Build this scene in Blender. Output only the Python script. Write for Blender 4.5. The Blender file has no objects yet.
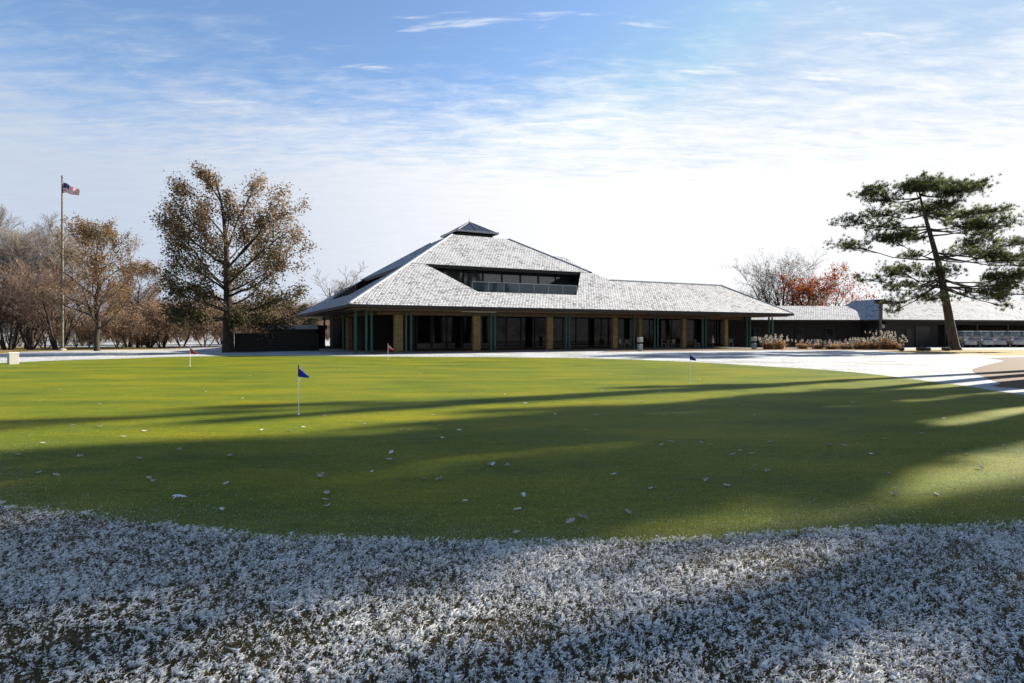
import bpy, math, random
import numpy as np
from mathutils import Vector, Matrix, noise as mnoise
R = math.radians
random.seed(7)
rng = np.random.default_rng(11)
scene = bpy.context.scene
COL = scene.collection
F = 600.0; HZ = 333.0; CH = 1.6          # focal length in pixels, horizon row, camera height

def G(x, y):                              # ground point seen at a pixel
    D = CH*F/(y-HZ); return ((x-512)/F*D, D)

# ------------------------------------------------------------------ materials
def new_mat(name):
    m = bpy.data.materials.new(name); m.use_nodes = True
    nt = m.node_tree; b = nt.nodes['Principled BSDF']
    return m, nt, b
def ramp(nt, stops, fac=None):
    n = nt.nodes.new('ShaderNodeValToRGB'); e = n.color_ramp.elements
    while len(e) < len(stops): e.new(0.5)
    for i, (p, c) in enumerate(stops):
        e[i].position = p; e[i].color = (c[0], c[1], c[2], 1) if not isinstance(c, (int, float)) else (c, c, c, 1)
    if fac is not None: nt.links.new(fac, n.inputs[0])
    return n
def noise(nt, vec, scale, detail=4, rough=.55, dist=0):
    n = nt.nodes.new('ShaderNodeTexNoise'); n.inputs['Scale'].default_value = scale
    n.inputs['Detail'].default_value = detail; n.inputs['Roughness'].default_value = rough
    n.inputs['Distortion'].default_value = dist
    if vec is not None: nt.links.new(vec, n.inputs['Vector'])
    return n
def coord(nt, which='Object', scale=None):
    t = nt.nodes.new('ShaderNodeTexCoord'); o = t.outputs[which]
    if scale:
        mp = nt.nodes.new('ShaderNodeMapping'); mp.inputs['Scale'].default_value = scale
        nt.links.new(o, mp.inputs['Vector']); o = mp.outputs[0]
    return o
def mix(nt, a, b, fac, mode='MIX'):
    n = nt.nodes.new('ShaderNodeMix'); n.data_type = 'RGBA'; n.blend_type = mode
    for sock, v in ((n.inputs[0], fac), (n.inputs[6], a), (n.inputs[7], b)):
        if hasattr(v, 'is_output'): nt.links.new(v, sock)
        elif isinstance(v, (int, float)): sock.default_value = v
        else: sock.default_value = (v[0], v[1], v[2], 1)
    return n.outputs[2]
def mth(nt, op, a, b=None, c=None):
    n = nt.nodes.new('ShaderNodeMath'); n.operation = op
    for i, v in enumerate((a, b, c)):
        if v is None: continue
        if hasattr(v, 'is_output'): nt.links.new(v, n.inputs[i])
        else: n.inputs[i].default_value = v
    return n.outputs[0]
def bump(nt, b, h, strength=.3, dist=.02):
    n = nt.nodes.new('ShaderNodeBump'); n.inputs['Strength'].default_value = strength; n.inputs['Distance'].default_value = dist
    nt.links.new(h, n.inputs['Height']); nt.links.new(n.outputs[0], b.inputs['Normal'])
def simple(name, c1, c2=None, scale=3, rough=.7, metal=0, spec=.3, bmp=0, stretch=None):
    m, nt, b = new_mat(name)
    b.inputs['Roughness'].default_value = rough; b.inputs['Metallic'].default_value = metal
    b.inputs['Specular IOR Level'].default_value = spec
    c2 = c2 or tuple(v*.75 for v in c1)
    n = noise(nt, coord(nt, 'Object', stretch), scale, 5)
    r = ramp(nt, [(.32, c2), (.68, c1)], n.outputs[0])
    nt.links.new(r.outputs[0], b.inputs['Base Color'])
    if bmp: bump(nt, b, n.outputs[0], bmp)
    return m

def mat_snow_lawn():
    m, nt, b = new_mat('snow_lawn'); c = coord(nt)
    n1 = noise(nt, c, 5, 9, .78); n2 = noise(nt, c, .35, 5, .6); n3 = noise(nt, c, 60, 3)
    f = mth(nt, 'ADD', mth(nt, 'MULTIPLY', n1.outputs[0], .75), mth(nt, 'MULTIPLY', n2.outputs[0], .35))
    f = mth(nt, 'ADD', f, mth(nt, 'MULTIPLY', n3.outputs[0], .12))
    r = ramp(nt, [(.47, (.075, .07, .03)), (.555, (.22, .22, .20)), (.66, (.45, .455, .47))], f)
    nt.links.new(r.outputs[0], b.inputs['Base Color']); b.inputs['Roughness'].default_value = .8
    b.inputs['Specular IOR Level'].default_value = .2
    bump(nt, b, n1.outputs[0], .5, .04)
    return m
def mat_green():
    m, nt, b = new_mat('green_turf'); c = coord(nt)
    n1 = noise(nt, c, 90, 5, .7); n2 = noise(nt, coord(nt, 'Object', (.5, 1.2, 1)), .5, 4, .6); n3 = noise(nt, coord(nt,'Object',(1,3,1)), 3.0, 4, .7)
    base = ramp(nt, [(.32, (.068, .100, .010)), (.5, (.118, .140, .008)), (.70, (.182, .170, .008))], n2.outputs[0]).outputs[0]
    fine = ramp(nt, [(.28, .45), (.5, 1.0), (.72, 1.55)], n1.outputs[0]).outputs[0]
    col = mix(nt, base, fine, .85, 'MULTIPLY')
    mid = ramp(nt, [(.3, (.72, .74, .8)), (.7, (1.22, 1.15, 1.0))], n3.outputs[0]).outputs[0]
    col = mix(nt, col, mid, .8, 'MULTIPLY')
    n6 = noise(nt, coord(nt,'Object',(1,2,1)), 14, 6, .75)
    col = mix(nt, col, ramp(nt, [(.32, (.62, .66, .7)), (.68, (1.35, 1.28, 1.2))], n6.outputs[0]).outputs[0], .85, 'MULTIPLY')
    # frost grains, thicker towards the rim of the green
    v = nt.nodes.new('ShaderNodeTexVoronoi'); v.inputs['Scale'].default_value = 110; nt.links.new(c, v.inputs['Vector'])
    at = nt.nodes.new('ShaderNodeAttribute'); at.attribute_name = 'rim'
    n4 = noise(nt, coord(nt, 'Object', (.6, 2, 1)), 1.3, 4, .7); n5 = noise(nt, c, 38, 4, .7)
    amt = mth(nt, 'ADD', mth(nt, 'MULTIPLY', at.outputs['Fac'], .40), mth(nt, 'MULTIPLY', n4.outputs[0], .52))
    th = mth(nt, 'MULTIPLY', amt, mth(nt, 'MULTIPLY', n5.outputs[0], 1.05))
    fr = mth(nt, 'GREATER_THAN', th, v.outputs['Distance'])
    fr = mth(nt, 'MULTIPLY', fr, mth(nt, 'MULTIPLY', amt, .6))
    col = mix(nt, col, (.5, .52, .54), fr)
    nt.links.new(col, b.inputs['Base Color']); b.inputs['Roughness'].default_value = .62
    b.inputs['Specular IOR Level'].default_value = .04
    # low sun shining through and along the blades: a broad tinted sheen
    b.inputs['Sheen Weight'].default_value = .0; b.inputs['Sheen Roughness'].default_value = .5
    b.inputs['Sheen Tint'].default_value = (.75, .85, .06, 1)
    bump(nt, b, n1.outputs[0], .6, .012)
    return m
def mat_roof():
    m, nt, b = new_mat('snowy_shakes')
    t = nt.nodes.new('ShaderNodeTexCoord'); uv = t.outputs['UV']
    br = nt.nodes.new('ShaderNodeTexBrick'); nt.links.new(uv, br.inputs['Vector'])
    br.inputs['Scale'].default_value = 1; br.inputs['Brick Width'].default_value = .28; br.inputs['Row Height'].default_value = .26
    br.inputs['Mortar Size'].default_value = .025; br.offset_frequency = 2; br.offset = .43
    br.inputs['Color1'].default_value = (.0, .0, .0, 1); br.inputs['Color2'].default_value = (1, 1, 1, 1); br.inputs['Mortar'].default_value = (.0, .0, .0, 1)
    mp = nt.nodes.new('ShaderNodeMapping'); mp.inputs['Scale'].default_value = (5.6, 10.5, 1); nt.links.new(uv, mp.inputs['Vector'])
    n1 = noise(nt, mp.outputs[0], 1.0, 4, .75); n2 = noise(nt, uv, .5, 4, .6)
    f = mth(nt, 'ADD', mth(nt, 'MULTIPLY', n1.outputs[0], .85), mth(nt, 'MULTIPLY', n2.outputs[0], .25))
    f = mth(nt, 'ADD', f, mth(nt, 'MULTIPLY', mth(nt, 'SUBTRACT', br.outputs['Color'], .5), .20))
    f = mth(nt, 'SUBTRACT', f, mth(nt, 'MULTIPLY', br.outputs['Fac'], .10))
    r = ramp(nt, [(.37, (.02, .02, .024)), (.44, (.24, .24, .245)), (.53, (.48, .48, .49))], f)
    nt.links.new(r.outputs[0], b.inputs['Base Color']); b.inputs['Roughness'].default_value = .85
    b.inputs['Specular IOR Level'].default_value = .15
    bump(nt, b, f, .7, .05)
    return m
def mat_stone():
    m, nt, b = new_mat('tan_stone')
    br = nt.nodes.new('ShaderNodeTexBrick'); nt.links.new(coord(nt, 'Object', (1, 1, 1)), br.inputs['Vector'])
    mp = nt.nodes.new('ShaderNodeMapping'); mp.inputs['Rotation'].default_value = (R(90), 0, 0)
    nt.links.new(coord(nt), mp.inputs['Vector']); nt.links.new(mp.outputs[0], br.inputs['Vector'])
    br.inputs['Scale'].default_value = 1; br.inputs['Brick Width'].default_value = .5; br.inputs['Row Height'].default_value = .22
    br.inputs['Color1'].default_value = (.42, .28, .12, 1); br.inputs['Color2'].default_value = (.30, .21, .10, 1); br.inputs['Mortar'].default_value = (.2, .16, .1, 1)
    br.inputs['Mortar Size'].default_value = .012
    n = noise(nt, coord(nt), 3, 5, .7); col = mix(nt, br.outputs['Color'], ramp(nt, [(.3, .6), (.7, 1.15)], n.outputs[0]).outputs[0], .8, 'MULTIPLY')
    nt.links.new(col, b.inputs['Base Color']); b.inputs['Roughness'].default_value = .9; bump(nt, b, n.outputs[0], .4)
    return m
def mat_glass(name, col, rough=.06, spec=.2):
    m, nt, b = new_mat(name)
    n = noise(nt, coord(nt), .6, 2); r = ramp(nt, [(.3, tuple(v*.6 for v in col)), (.7, col)], n.outputs[0])
    nt.links.new(r.outputs[0], b.inputs['Base Color']); b.inputs['Roughness'].default_value = rough
    b.inputs['Specular IOR Level'].default_value = spec
    bump(nt, b, n.outputs[0], .05, .02)
    return m
def mat_leaf(name, stops, trans=.35):
    m, nt, b = new_mat(name)
    at = nt.nodes.new('ShaderNodeAttribute'); at.attribute_name = 'tint'
    r = ramp(nt, stops, at.outputs['Fac'])
    nt.links.new(r.outputs[0], b.inputs['Base Color']); b.inputs['Roughness'].default_value = .7
    b.inputs['Specular IOR Level'].default_value = .2
    tr = nt.nodes.new('ShaderNodeBsdfTranslucent'); nt.links.new(r.outputs[0], tr.inputs['Color'])
    ms = nt.nodes.new('ShaderNodeMixShader'); ms.inputs[0].default_value = trans
    nt.links.new(b.outputs[0], ms.inputs[1]); nt.links.new(tr.outputs[0], ms.inputs[2])
    nt.links.new(ms.outputs[0], nt.nodes['Material Output'].inputs['Surface'])
    return m

M = {}
M['snow_lawn'] = mat_snow_lawn(); M['green'] = mat_green(); M['roof'] = mat_roof(); M['stone'] = mat_stone()
def mat_rough():
    m, nt, b = new_mat('thatchy_turf'); c = coord(nt); n = noise(nt, c, 25, 6, .7); k = noise(nt, c, 60, 5, .75); s_ = nt.nodes.new('ShaderNodeSeparateXYZ'); nt.links.new(c, s_.inputs[0])
    base = ramp(nt, [(.32, (.04, .036, .014)), (.68, (.11, .08, .028))], n.outputs[0]).outputs[0]
    ratio = mth(nt, 'DIVIDE', mth(nt, 'ABSOLUTE', s_.outputs[0]), mth(nt, 'MAXIMUM', s_.outputs[1], .4))
    wide = ramp(nt, [(.47, 0.0), (.53, 1.0)], mth(nt, 'MULTIPLY', ratio, .5)).outputs[0]       # frost lying flat further out on the rough
    fr = mth(nt, 'MULTIPLY', ramp(nt, [(.46, 0.0), (.53, 1.0)], k.outputs[0]).outputs[0], wide)
    nt.links.new(mix(nt, base, (.75, .75, .74), fr), b.inputs['Base Color']); b.inputs['Roughness'].default_value = .9; bump(nt, b, k.outputs[0], .8); return m
M['rough'] = mat_rough()
M['rough_plain'] = simple('thatchy_turf', (.11, .08, .028), (.04, .036, .014), 25, .9, bmp=.8)
M['fascia'] = simple('dark_brown_fascia', (.035, .028, .022), (.022, .018, .015), 6, .6)
M['soffit'] = simple('brown_wood_soffit', (.16, .11, .06), (.10, .07, .04), 2, .7, stretch=(1, 12, 1))
M['darkwall'] = simple('dark_stained_wood', (.030, .027, .024), (.016, .015, .014), 4, .8, stretch=(6, 6, .4), bmp=.2)
M['barnwall'] = simple('weathered_dark_boards', (.045, .038, .032), (.02, .018, .016), 3, .85, stretch=(5, 5, .4), bmp=.3)
M['post'] = simple('green_painted_steel', (.008, .085, .07), (.006, .06, .048), 8, .45, spec=.5)
M['glass'] = mat_glass('dark_window_glass', (.006, .007, .008), .03)
M['glass_up'] = mat_glass('upper_window_glass', (.05, .065, .075), .04, .9)
def mat_clear(name):
    m, nt, b = new_mat(name); b.inputs['Base Color'].default_value = (.5,.55,.58,1); b.inputs['Roughness'].default_value = .05
    tr = nt.nodes.new('ShaderNodeBsdfTransparent'); ms = nt.nodes.new('ShaderNodeMixShader'); n = noise(nt, coord(nt), 3, 2)
    nt.links.new(ramp(nt, [(.3, .80), (.7, .9)], n.outputs[0]).outputs[0], ms.inputs[0])
    nt.links.new(b.outputs[0], ms.inputs[1]); nt.links.new(tr.outputs[0], ms.inputs[2]); nt.links.new(ms.outputs[0], nt.nodes['Material Output'].inputs['Surface']); return m
M['clear'] = mat_clear('clear_windshield')
M['rail_glass'] = mat_glass('green_tinted_rail_glass', (.045, .075, .08), .05, .5)
M['metal_dark'] = simple('dark_bronze_metal', (.03, .028, .026), (.02, .02, .02), 10, .4, metal=.6)
M['metal_grey'] = simple('grey_rail_metal', (.35, .36, .36), (.25, .25, .26), 10, .35, metal=.7)
M['flashing'] = simple('pale_metal_flashing', (.62, .62, .6), (.5, .5, .5), 10, .5)
M['slate'] = mat_glass('dark_skylight_glass', (.03, .035, .05), .25)
M['concrete'] = simple('concrete', (.34, .32, .29), (.24, .22, .2), 6, .9, bmp=.2)
M['patio'] = simple('brown_patio_slab', (.20, .14, .085), (.11, .08, .05), 5, .9, bmp=.3)
M['path'] = simple('tan_path', (.115, .066, .034), (.085, .048, .026), 2.2, .9, bmp=.3)
M['bark'] = simple('grey_brown_bark', (.055, .042, .034), (.022, .017, .014), 9, .95, stretch=(1, 1, .25), bmp=.8)
M['barkpine'] = simple('pine_bark', (.10, .085, .07), (.03, .025, .02), 7, .95, stretch=(1, 1, .3), bmp=1)
M['twig'] = simple('reddish_twigs', (.20, .14, .11), (.10, .07, .055), 4, .95)
M['twig_grey'] = simple('grey_twigs', (.26, .22, .19), (.13, .11, .095), 4, .95)
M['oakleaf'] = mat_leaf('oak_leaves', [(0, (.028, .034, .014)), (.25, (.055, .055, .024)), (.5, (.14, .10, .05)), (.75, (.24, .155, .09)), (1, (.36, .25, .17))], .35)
M['brownleaf'] = mat_leaf('brown_leaves', [(0, (.055, .055, .025)), (.5, (.15, .10, .045)), (1, (.30, .165, .075))], .4)
M['redleaf'] = mat_leaf('red_leaves', [(0, (.15, .026, .006)), (.5, (.30, .058, .009)), (1, (.38, .12, .02))], .4)
M['needle'] = mat_leaf('pine_needles', [(0, (.04, .055, .022)), (.5, (.10, .12, .042)), (1, (.34, .34, .13))], .45)
M['cedar'] = mat_leaf('cedar_foliage', [(0, (.012, .02, .010)), (1, (.04, .045, .02))], .2)
M['brush'] = mat_leaf('brush_leaves', [(0, (.07, .055, .04)), (.5, (.19, .125, .085)), (1, (.42, .27, .16))], .3)
M['blade'] = mat_leaf('turf_blades', [(0, (.028, .036, .011)), (.45, (.08, .075, .022)), (.75, (.17, .105, .038)), (1, (.30, .20, .09))], .3)
M['frost'] = mat_leaf('frosted_blades', [(0, (.62, .61, .58)), (1, (.96, .94, .90))], .25)
M['straw'] = mat_leaf('straw_grass', [(0, (.22, .11, .04)), (.5, (.46, .24, .09)), (1, (.6, .44, .26))], .4)
M['plume'] = mat_leaf('pale_seed_plumes', [(0, (.36, .31, .24)), (1, (.60, .57, .52))], .4)
M['drygrass'] = simple('dry_grass_patch', (.32, .20, .07), (.16, .14, .03), 1.2, .95, bmp=.6)
M['leafdead'] = mat_leaf('frosted_oak_leaf', [(0, (.30, .22, .15)), (.5, (.5, .46, .40)), (1, (.8, .8, .82))], .15)
M['white'] = simple('white_paint', (.78, .78, .77), (.66, .66, .66), 12, .5)
M['cream'] = simple('cream_plastic', (.42, .40, .35), (.34, .32, .28), 10, .5)
M['black'] = simple('black_rubber', (.015, .015, .016), (.01, .01, .01), 10, .6)
M['blueflag'] = simple('blue_nylon', (.012, .03, .42), (.008, .02, .30), 9, .7)
M['redflag'] = simple('red_nylon', (.55, .03, .035), (.38, .02, .025), 9, .7)
M['steel'] = simple('galvanised_pole', (.13, .12, .1), (.08, .075, .06), 5, .5, metal=.4)
M['greenplastic'] = simple('dark_green_shell', (.02, .05, .035), (.015, .035, .025), 10, .35, spec=.6)
M['greyplastic'] = simple('grey_plastic', (.36, .36, .35), (.26, .26, .26), 10, .5)
M['mulch'] = simple('brown_mulch', (.19, .11, .05), (.08, .05, .025), 8, .95, bmp=.9)

# ------------------------------------------------------------------ mesh helpers
class MB:
    def __init__(s): s.v = []; s.f = []; s.m = []; s.uv = {}
    def face(s, pts, mi=0, uv=None):
        n = len(s.v); s.v += [tuple(p) for p in pts]; s.f.append(tuple(range(n, n+len(pts)))); s.m.append(mi)
        if uv: s.uv[len(s.f)-1] = uv
    def box(s, x0, x1, y0, y1, z0, z1, mi=0):
        p = [(x, y, z) for z in (z0, z1) for y in (y0, y1) for x in (x0, x1)]; n = len(s.v); s.v += p
        for f in ((0,2,3,1),(4,5,7,6),(0,1,5,4),(2,6,7,3),(0,4,6,2),(1,3,7,5)): s.f.append(tuple(n+i for i in f)); s.m.append(mi)
    def slab(s, top, h, mi=0, ms=1, uv=None):            # a polygon given a vertical thickness
        bot = [(p[0], p[1], p[2]-h) for p in top]
        s.face(top, mi, uv); s.face(bot[::-1], ms)
        for i in range(len(top)):
            j = (i+1) % len(top); s.face([top[j], top[i], bot[i], bot[j]], ms)
    def beam(s, a, b, w, h, mi=0):                        # box beam between two points
        a = Vector(a); b = Vector(b); d = (b-a).normalized(); up = Vector((0,0,1)) if abs(d.z) < .95 else Vector((1,0,0))
        x = d.cross(up).normalized()*w/2; y = x.cross(d).normalized()*h/2; n = len(s.v)
        for c in (a, b):
            for q in (-x-y, x-y, x+y, -x+y): s.v.append(tuple(c+q))
        for f in ((0,1,2,3),(7,6,5,4),(0,4,5,1),(1,5,6,2),(2,6,7,3),(3,7,4,0)): s.f.append(tuple(n+i for i in f)); s.m.append(mi)
    def tube(s, pts, rad, sides=6, mi=0, cap=True):
        n0 = len(s.v); k = len(pts); P = [Vector(p) for p in pts]
        for i in range(k):
            d = (P[min(i+1, k-1)]-P[max(i-1, 0)])
            d = d.normalized() if d.length > 1e-9 else Vector((0,0,1))
            ref = Vector((1,0,0)) if abs(d.x) < .8 else Vector((0,1,0))
            x = d.cross(ref).normalized(); y = d.cross(x)
            for j in range(sides):
                a = 2*math.pi*j/sides; s.v.append(tuple(P[i]+(x*math.cos(a)+y*math.sin(a))*rad[i]))
        for i in range(k-1):
            for j in range(sides):
                a = n0+i*sides+j; b = n0+i*sides+(j+1) % sides
                s.f.append((a, b, b+sides, a+sides)); s.m.append(mi)
        if cap:
            s.f.append(tuple(n0+j for j in range(sides))[::-1]); s.m.append(mi)
            s.f.append(tuple(n0+(k-1)*sides+j for j in range(sides))); s.m.append(mi)
    def build(s, name, mats, parent=None, smooth=False, loc=None, bevel=0):
        me = bpy.data.meshes.new(name); me.from_pydata(s.v, [], s.f)
        if not isinstance(mats, (list, tuple)): mats = [mats]
        for m in mats: me.materials.append(m)
        me.polygons.foreach_set('material_index', s.m)
        if s.uv:
            l = me.uv_layers.new(name='UVMap')
            for fi, uv in s.uv.items():
                p = me.polygons[fi]
                for k, li in enumerate(p.loop_indices): l.data[li].uv = uv[k]
        if smooth: me.polygons.foreach_set('use_smooth', [True]*len(me.polygons))
        me.update(); o = bpy.data.objects.new(name, me); COL.objects.link(o)
        if parent: o.parent = parent
        if loc: o.location = loc
        if bevel:
            b = o.modifiers.new('Bevel', 'BEVEL'); b.width = bevel; b.segments = 2; b.limit_method = 'ANGLE'
        return o
def np_mesh(name, V, Fc, mat, parent=None, tint=None, smooth=False, mats=None, midx=None):
    V = np.asarray(V, np.float32).reshape(-1, 3); Fc = np.asarray(Fc, np.int32); n, k = Fc.shape
    me = bpy.data.meshes.new(name); me.vertices.add(len(V)); me.vertices.foreach_set('co', V.ravel())
    me.loops.add(n*k); me.loops.foreach_set('vertex_index', Fc.ravel())
    me.polygons.add(n); me.polygons.foreach_set('loop_start', np.arange(0, n*k, k, dtype=np.int32))
    if smooth: me.polygons.foreach_set('use_smooth', np.ones(n, bool))
    for m in (mats or [mat]): me.materials.append(m)
    if midx is not None: me.polygons.foreach_set('material_index', np.asarray(midx, np.int32))
    me.update(calc_edges=True)
    if tint is not None:
        a = me.attributes.new('tint', 'FLOAT', 'POINT'); a.data.foreach_set('value', np.asarray(tint, np.float32))
    o = bpy.data.objects.new(name, me); COL.objects.link(o)
    if parent: o.parent = parent
    return o
def rotmats(n, tilt=None):                                # random rotations; tilt limits the lean
    a = rng.uniform(0, 2*np.pi, n); t = rng.uniform(0, np.pi, n) if tilt is None else np.abs(rng.normal(0, tilt, n)); b = rng.uniform(0, 2*np.pi, n)
    def Rz(q):
        c, s = np.cos(q), np.sin(q); z = np.zeros_like(q); o = np.ones_like(q)
        return np.stack([np.stack([c,-s,z],-1), np.stack([s,c,z],-1), np.stack([z,z,o],-1)], -2)
    def Rx(q):
        c, s = np.cos(q), np.sin(q); z = np.zeros_like(q); o = np.ones_like(q)
        return np.stack([np.stack([o,z,z],-1), np.stack([z,c,-s],-1), np.stack([z,s,c],-1)], -2)
    return Rz(a) @ Rx(t) @ Rz(b)
def scatter(T, TF, pos, rot, scl):                        # template vertices/faces -> one big array
    T = np.asarray(T, float); TF = np.asarray(TF); n = len(pos); scl = np.asarray(scl)
    if scl.ndim == 1: scl = scl[:, None]
    X = T[None]*scl[:, None, :]
    X = np.einsum('nij,nkj->nki', rot, X) + pos[:, None]
    Fc = TF[None] + (np.arange(n)*len(T))[:, None, None]
    return X.reshape(-1, 3), Fc.reshape(-1, TF.shape[1])
def tag(o, label=None, cat=None, group=None, kind=None):
    for k, v in (('label', label), ('category', cat), ('group', group), ('kind', kind)):
        if v: o[k] = v
    return o
def thing(name, label, cat, loc=(0,0,0), rz=0, group=None):
    o = bpy.data.objects.new(name, None); COL.objects.link(o); o.location = loc; o.rotation_euler = (0, 0, rz)
    o.empty_display_size = .3
    return tag(o, label, cat, group)
def dup(root, loc, rz=0, label=None, scale=None, group=None):
    def cp(o, parent):
        c = o.copy(); COL.objects.link(c)
        if parent: c.parent = parent
        for ch in [x for x in bpy.data.objects if x.parent == o]: cp(ch, c)
        return c
    r = cp(root, None); r.location = loc; r.rotation_euler = (0, 0, rz)
    if label: r['label'] = label
    if group: r['group'] = group
    if scale: r.scale = (scale,)*3 if isinstance(scale, (int, float)) else scale
    return r
def spline(pts, n=8):                                     # closed Catmull-Rom
    out = []; k = len(pts)
    for i in range(k):
        p = [np.array(pts[(i+j-1) % k], float) for j in range(4)]
        for q in range(n):
            t = q/n
            out.append(tuple(.5*((2*p[1])+(-p[0]+p[2])*t+(2*p[0]-5*p[1]+4*p[2]-p[3])*t*t+(-p[0]+3*p[1]-3*p[2]+p[3])*t**3)))
    return out

# ------------------------------------------------------------------ ground
g = MB(); g.face([(-900,-500,0),(900,-500,0),(900,1200,0),(-900,1200,0)])
tag(g.build('ground', M['snow_lawn']), kind='structure')
near_px = [(0,508),(100,520),(200,533),(270,540),(400,543.5),(512,545.5),(620,545),(700,541.5),(820,535),(900,531),(1024,527)]
near = [G(*p) for p in near_px]
NX = np.array([-27,-22,-14,-8]+[p[0] for p in near]+[7,11,14.2]); NY = np.array([24,18,11,7.3]+[p[1] for p in near]+[6.3,9,13])
right = [(7,6.3),(11,9),(13.6,12.5)]
far_px = [(1024,395),(950,384),(850,372),(760,366),(690,362),(600,358.6),(500,357.2),(400,356.8),(300,355.6),(200,356.3),(140,358),(60,360.5),(0,363)]
far = [G(*p) for p in far_px]
left = [(-27.5,26),(-22,18),(-14,11),(-8,7.3)]
outline = spline(near+right+far+left, 6)
# the green: a grid clipped by its outline would be heavy; a fan of rings from the rim inwards carries the rim distance
cx, cy = 0.0, 18.0
rings = [1.0, .985, .96, .92, .85, .7, .4]; rimv = [1, .8, .55, .32, .15, .05, 0]
V = []; Fq = []; rim = []
K = len(outline)
for r_, rv in zip(rings, rimv):
    for (x, y) in outline: V.append((cx+(x-cx)*r_, cy+(y-cy)*r_, .008)); rim.append(rv)
V.append((cx, cy, .008)); rim.append(0)
for i in range(len(rings)-1):
    for j in range(K):
        a = i*K+j; b = i*K+(j+1) % K; Fq.append((a, b, b+K, a+K))
for j in range(K): Fq.append(((len(rings)-1)*K+j, (len(rings)-1)*K+(j+1) % K, len(V)-1))
me = bpy.data.meshes.new('putting_green'); me.from_pydata(V, [], Fq); me.materials.append(M['green'])
a = me.attributes.new('rim', 'FLOAT', 'POINT'); a.data.foreach_set('value', rim)
og = bpy.data.objects.new('putting_green', me); COL.objects.link(og); tag(og, kind='structure')
g = MB()
rp = [(x, y+.05) for x, y in zip(NX, NY)]
g.face([(-27,-2,.004),(14.2,-2,.004)]+[(x, y, .004) for x, y in rp[::-1]])
tag(g.build('rough_turf', M['rough']), kind='structure')
g = MB(); pp = [G(972,370),G(984,377),G(1000,383),G(1024,388.5),(22,14.5),(40,12),(60,22),(60,40),G(1024,357),G(1004,361),G(985,365.5)]
g.face([(x, y, .006) for x, y in spline(pp, 5)]); tag(g.build('path', M['path']), kind='structure')
g = MB(); dp = [G(880,350.3),G(930,349.2),G(1010,349.6),(66,52),(66,44),G(1024,355.6),G(985,354.6),G(945,354),G(900,352.6)]
g.face([(x, y, .005) for x, y in spline(dp, 4)]); tag(g.build('dry_grass_strip', M['drygrass']), kind='structure')
g = MB(); dp = [G(-40,354),G(30,351.5),G(110,350.2),G(150,349.6),(-38,68),(-80,70),(-80,50)]
g.face([(x, y, .005) for x, y in spline(dp, 4)]); tag(g.build('dry_grass_bank', M['drygrass']), kind='structure')

# ---- frosted foreground
def edgeY(x): return np.interp(x, NX, NY)
def fbm(x, y, s, seed=0.0):
    out = np.empty(len(x)); 
    for i in range(len(x)): out[i] = mnoise.fractal(Vector((x[i]*s+seed, y[i]*s-seed, seed)), .6, 2.1, 4)
    return out
# noise on a lattice, sampled bilinearly (fast)
def lattice(x, y, s, seed):
    r = np.random.default_rng(seed); T = r.random((256, 256)); X = x*s; Y = y*s
    i = np.floor(X).astype(int); j = np.floor(Y).astype(int); fx = X-i; fy = Y-j; fx = fx*fx*(3-2*fx); fy = fy*fy*(3-2*fy)
    g_ = lambda a, b: T[a % 256, b % 256]
    return (g_(i,j)*(1-fx)+g_(i+1,j)*fx)*(1-fy)+(g_(i,j+1)*(1-fx)+g_(i+1,j+1)*fx)*fy
def cover(x, y):
    return .30*lattice(x+50, y+50, 80, 1)+.30*lattice(x+50, y+50, 165, 2)+.26*lattice(x+50+.02*np.sin(y*9), y+50, 38, 3)+.14*lattice(x+50, y+50, 1.6, 4)
def fg_points(n, lo=1.9, over=0.0):
    X = []; Y = []; tot = 0
    while tot < n:
        D = lo + (11-lo)*rng.random(n)**1.7; U = np.where(rng.random(n) < .85, rng.uniform(-1.0, 1.0, n), rng.uniform(-2.6, 2.6, n))
        x = U*D; e = edgeY(x); jag = .06*(lattice(x+50, D+50, 7, 8)-.5)+.05*(lattice(x+50, D+50, 30, 9)-.5)+.05*(rng.random(n)-.5)
        ok = (D < e+jag+over) & (np.abs(x) < 9); X.append(x[ok]); Y.append(D[ok]); tot += ok.sum()
    return np.concatenate(X)[:n], np.concatenate(Y)[:n]
# dark and straw-coloured blades
n = 190000; x, y = fg_points(n); pos = np.stack([x, y, np.full(n, .002)], 1)
T = [(-.5,0,0),(.5,0,0),(.35,.15,.6),(-.35,.15,.6),(0,.6,1)]; TF = [(0,1,2,3),(3,2,4,4)]
T3 = [(-.5,0,0),(.5,0,0),(.0,.45,1)]; TF3 = [(0,1,2)]
h = rng.uniform(.014, .040, n); scl = np.stack([rng.uniform(.0025, .005, n), h, h], 1)
Vv, Ff = scatter(T3, TF3, pos, rotmats(n, .5), scl)
pt = np.clip(lattice(x+50, y+50, 2.2, 12)*.8+rng.normal(0, .2, n)+.05, 0, 1)
o = np_mesh('turf_blades', Vv, Ff, M['blade'], tint=np.repeat(pt, 3)); tag(o, 'short green and straw coloured grass blades showing between the frost in the foreground', 'grass', kind='stuff')
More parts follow.
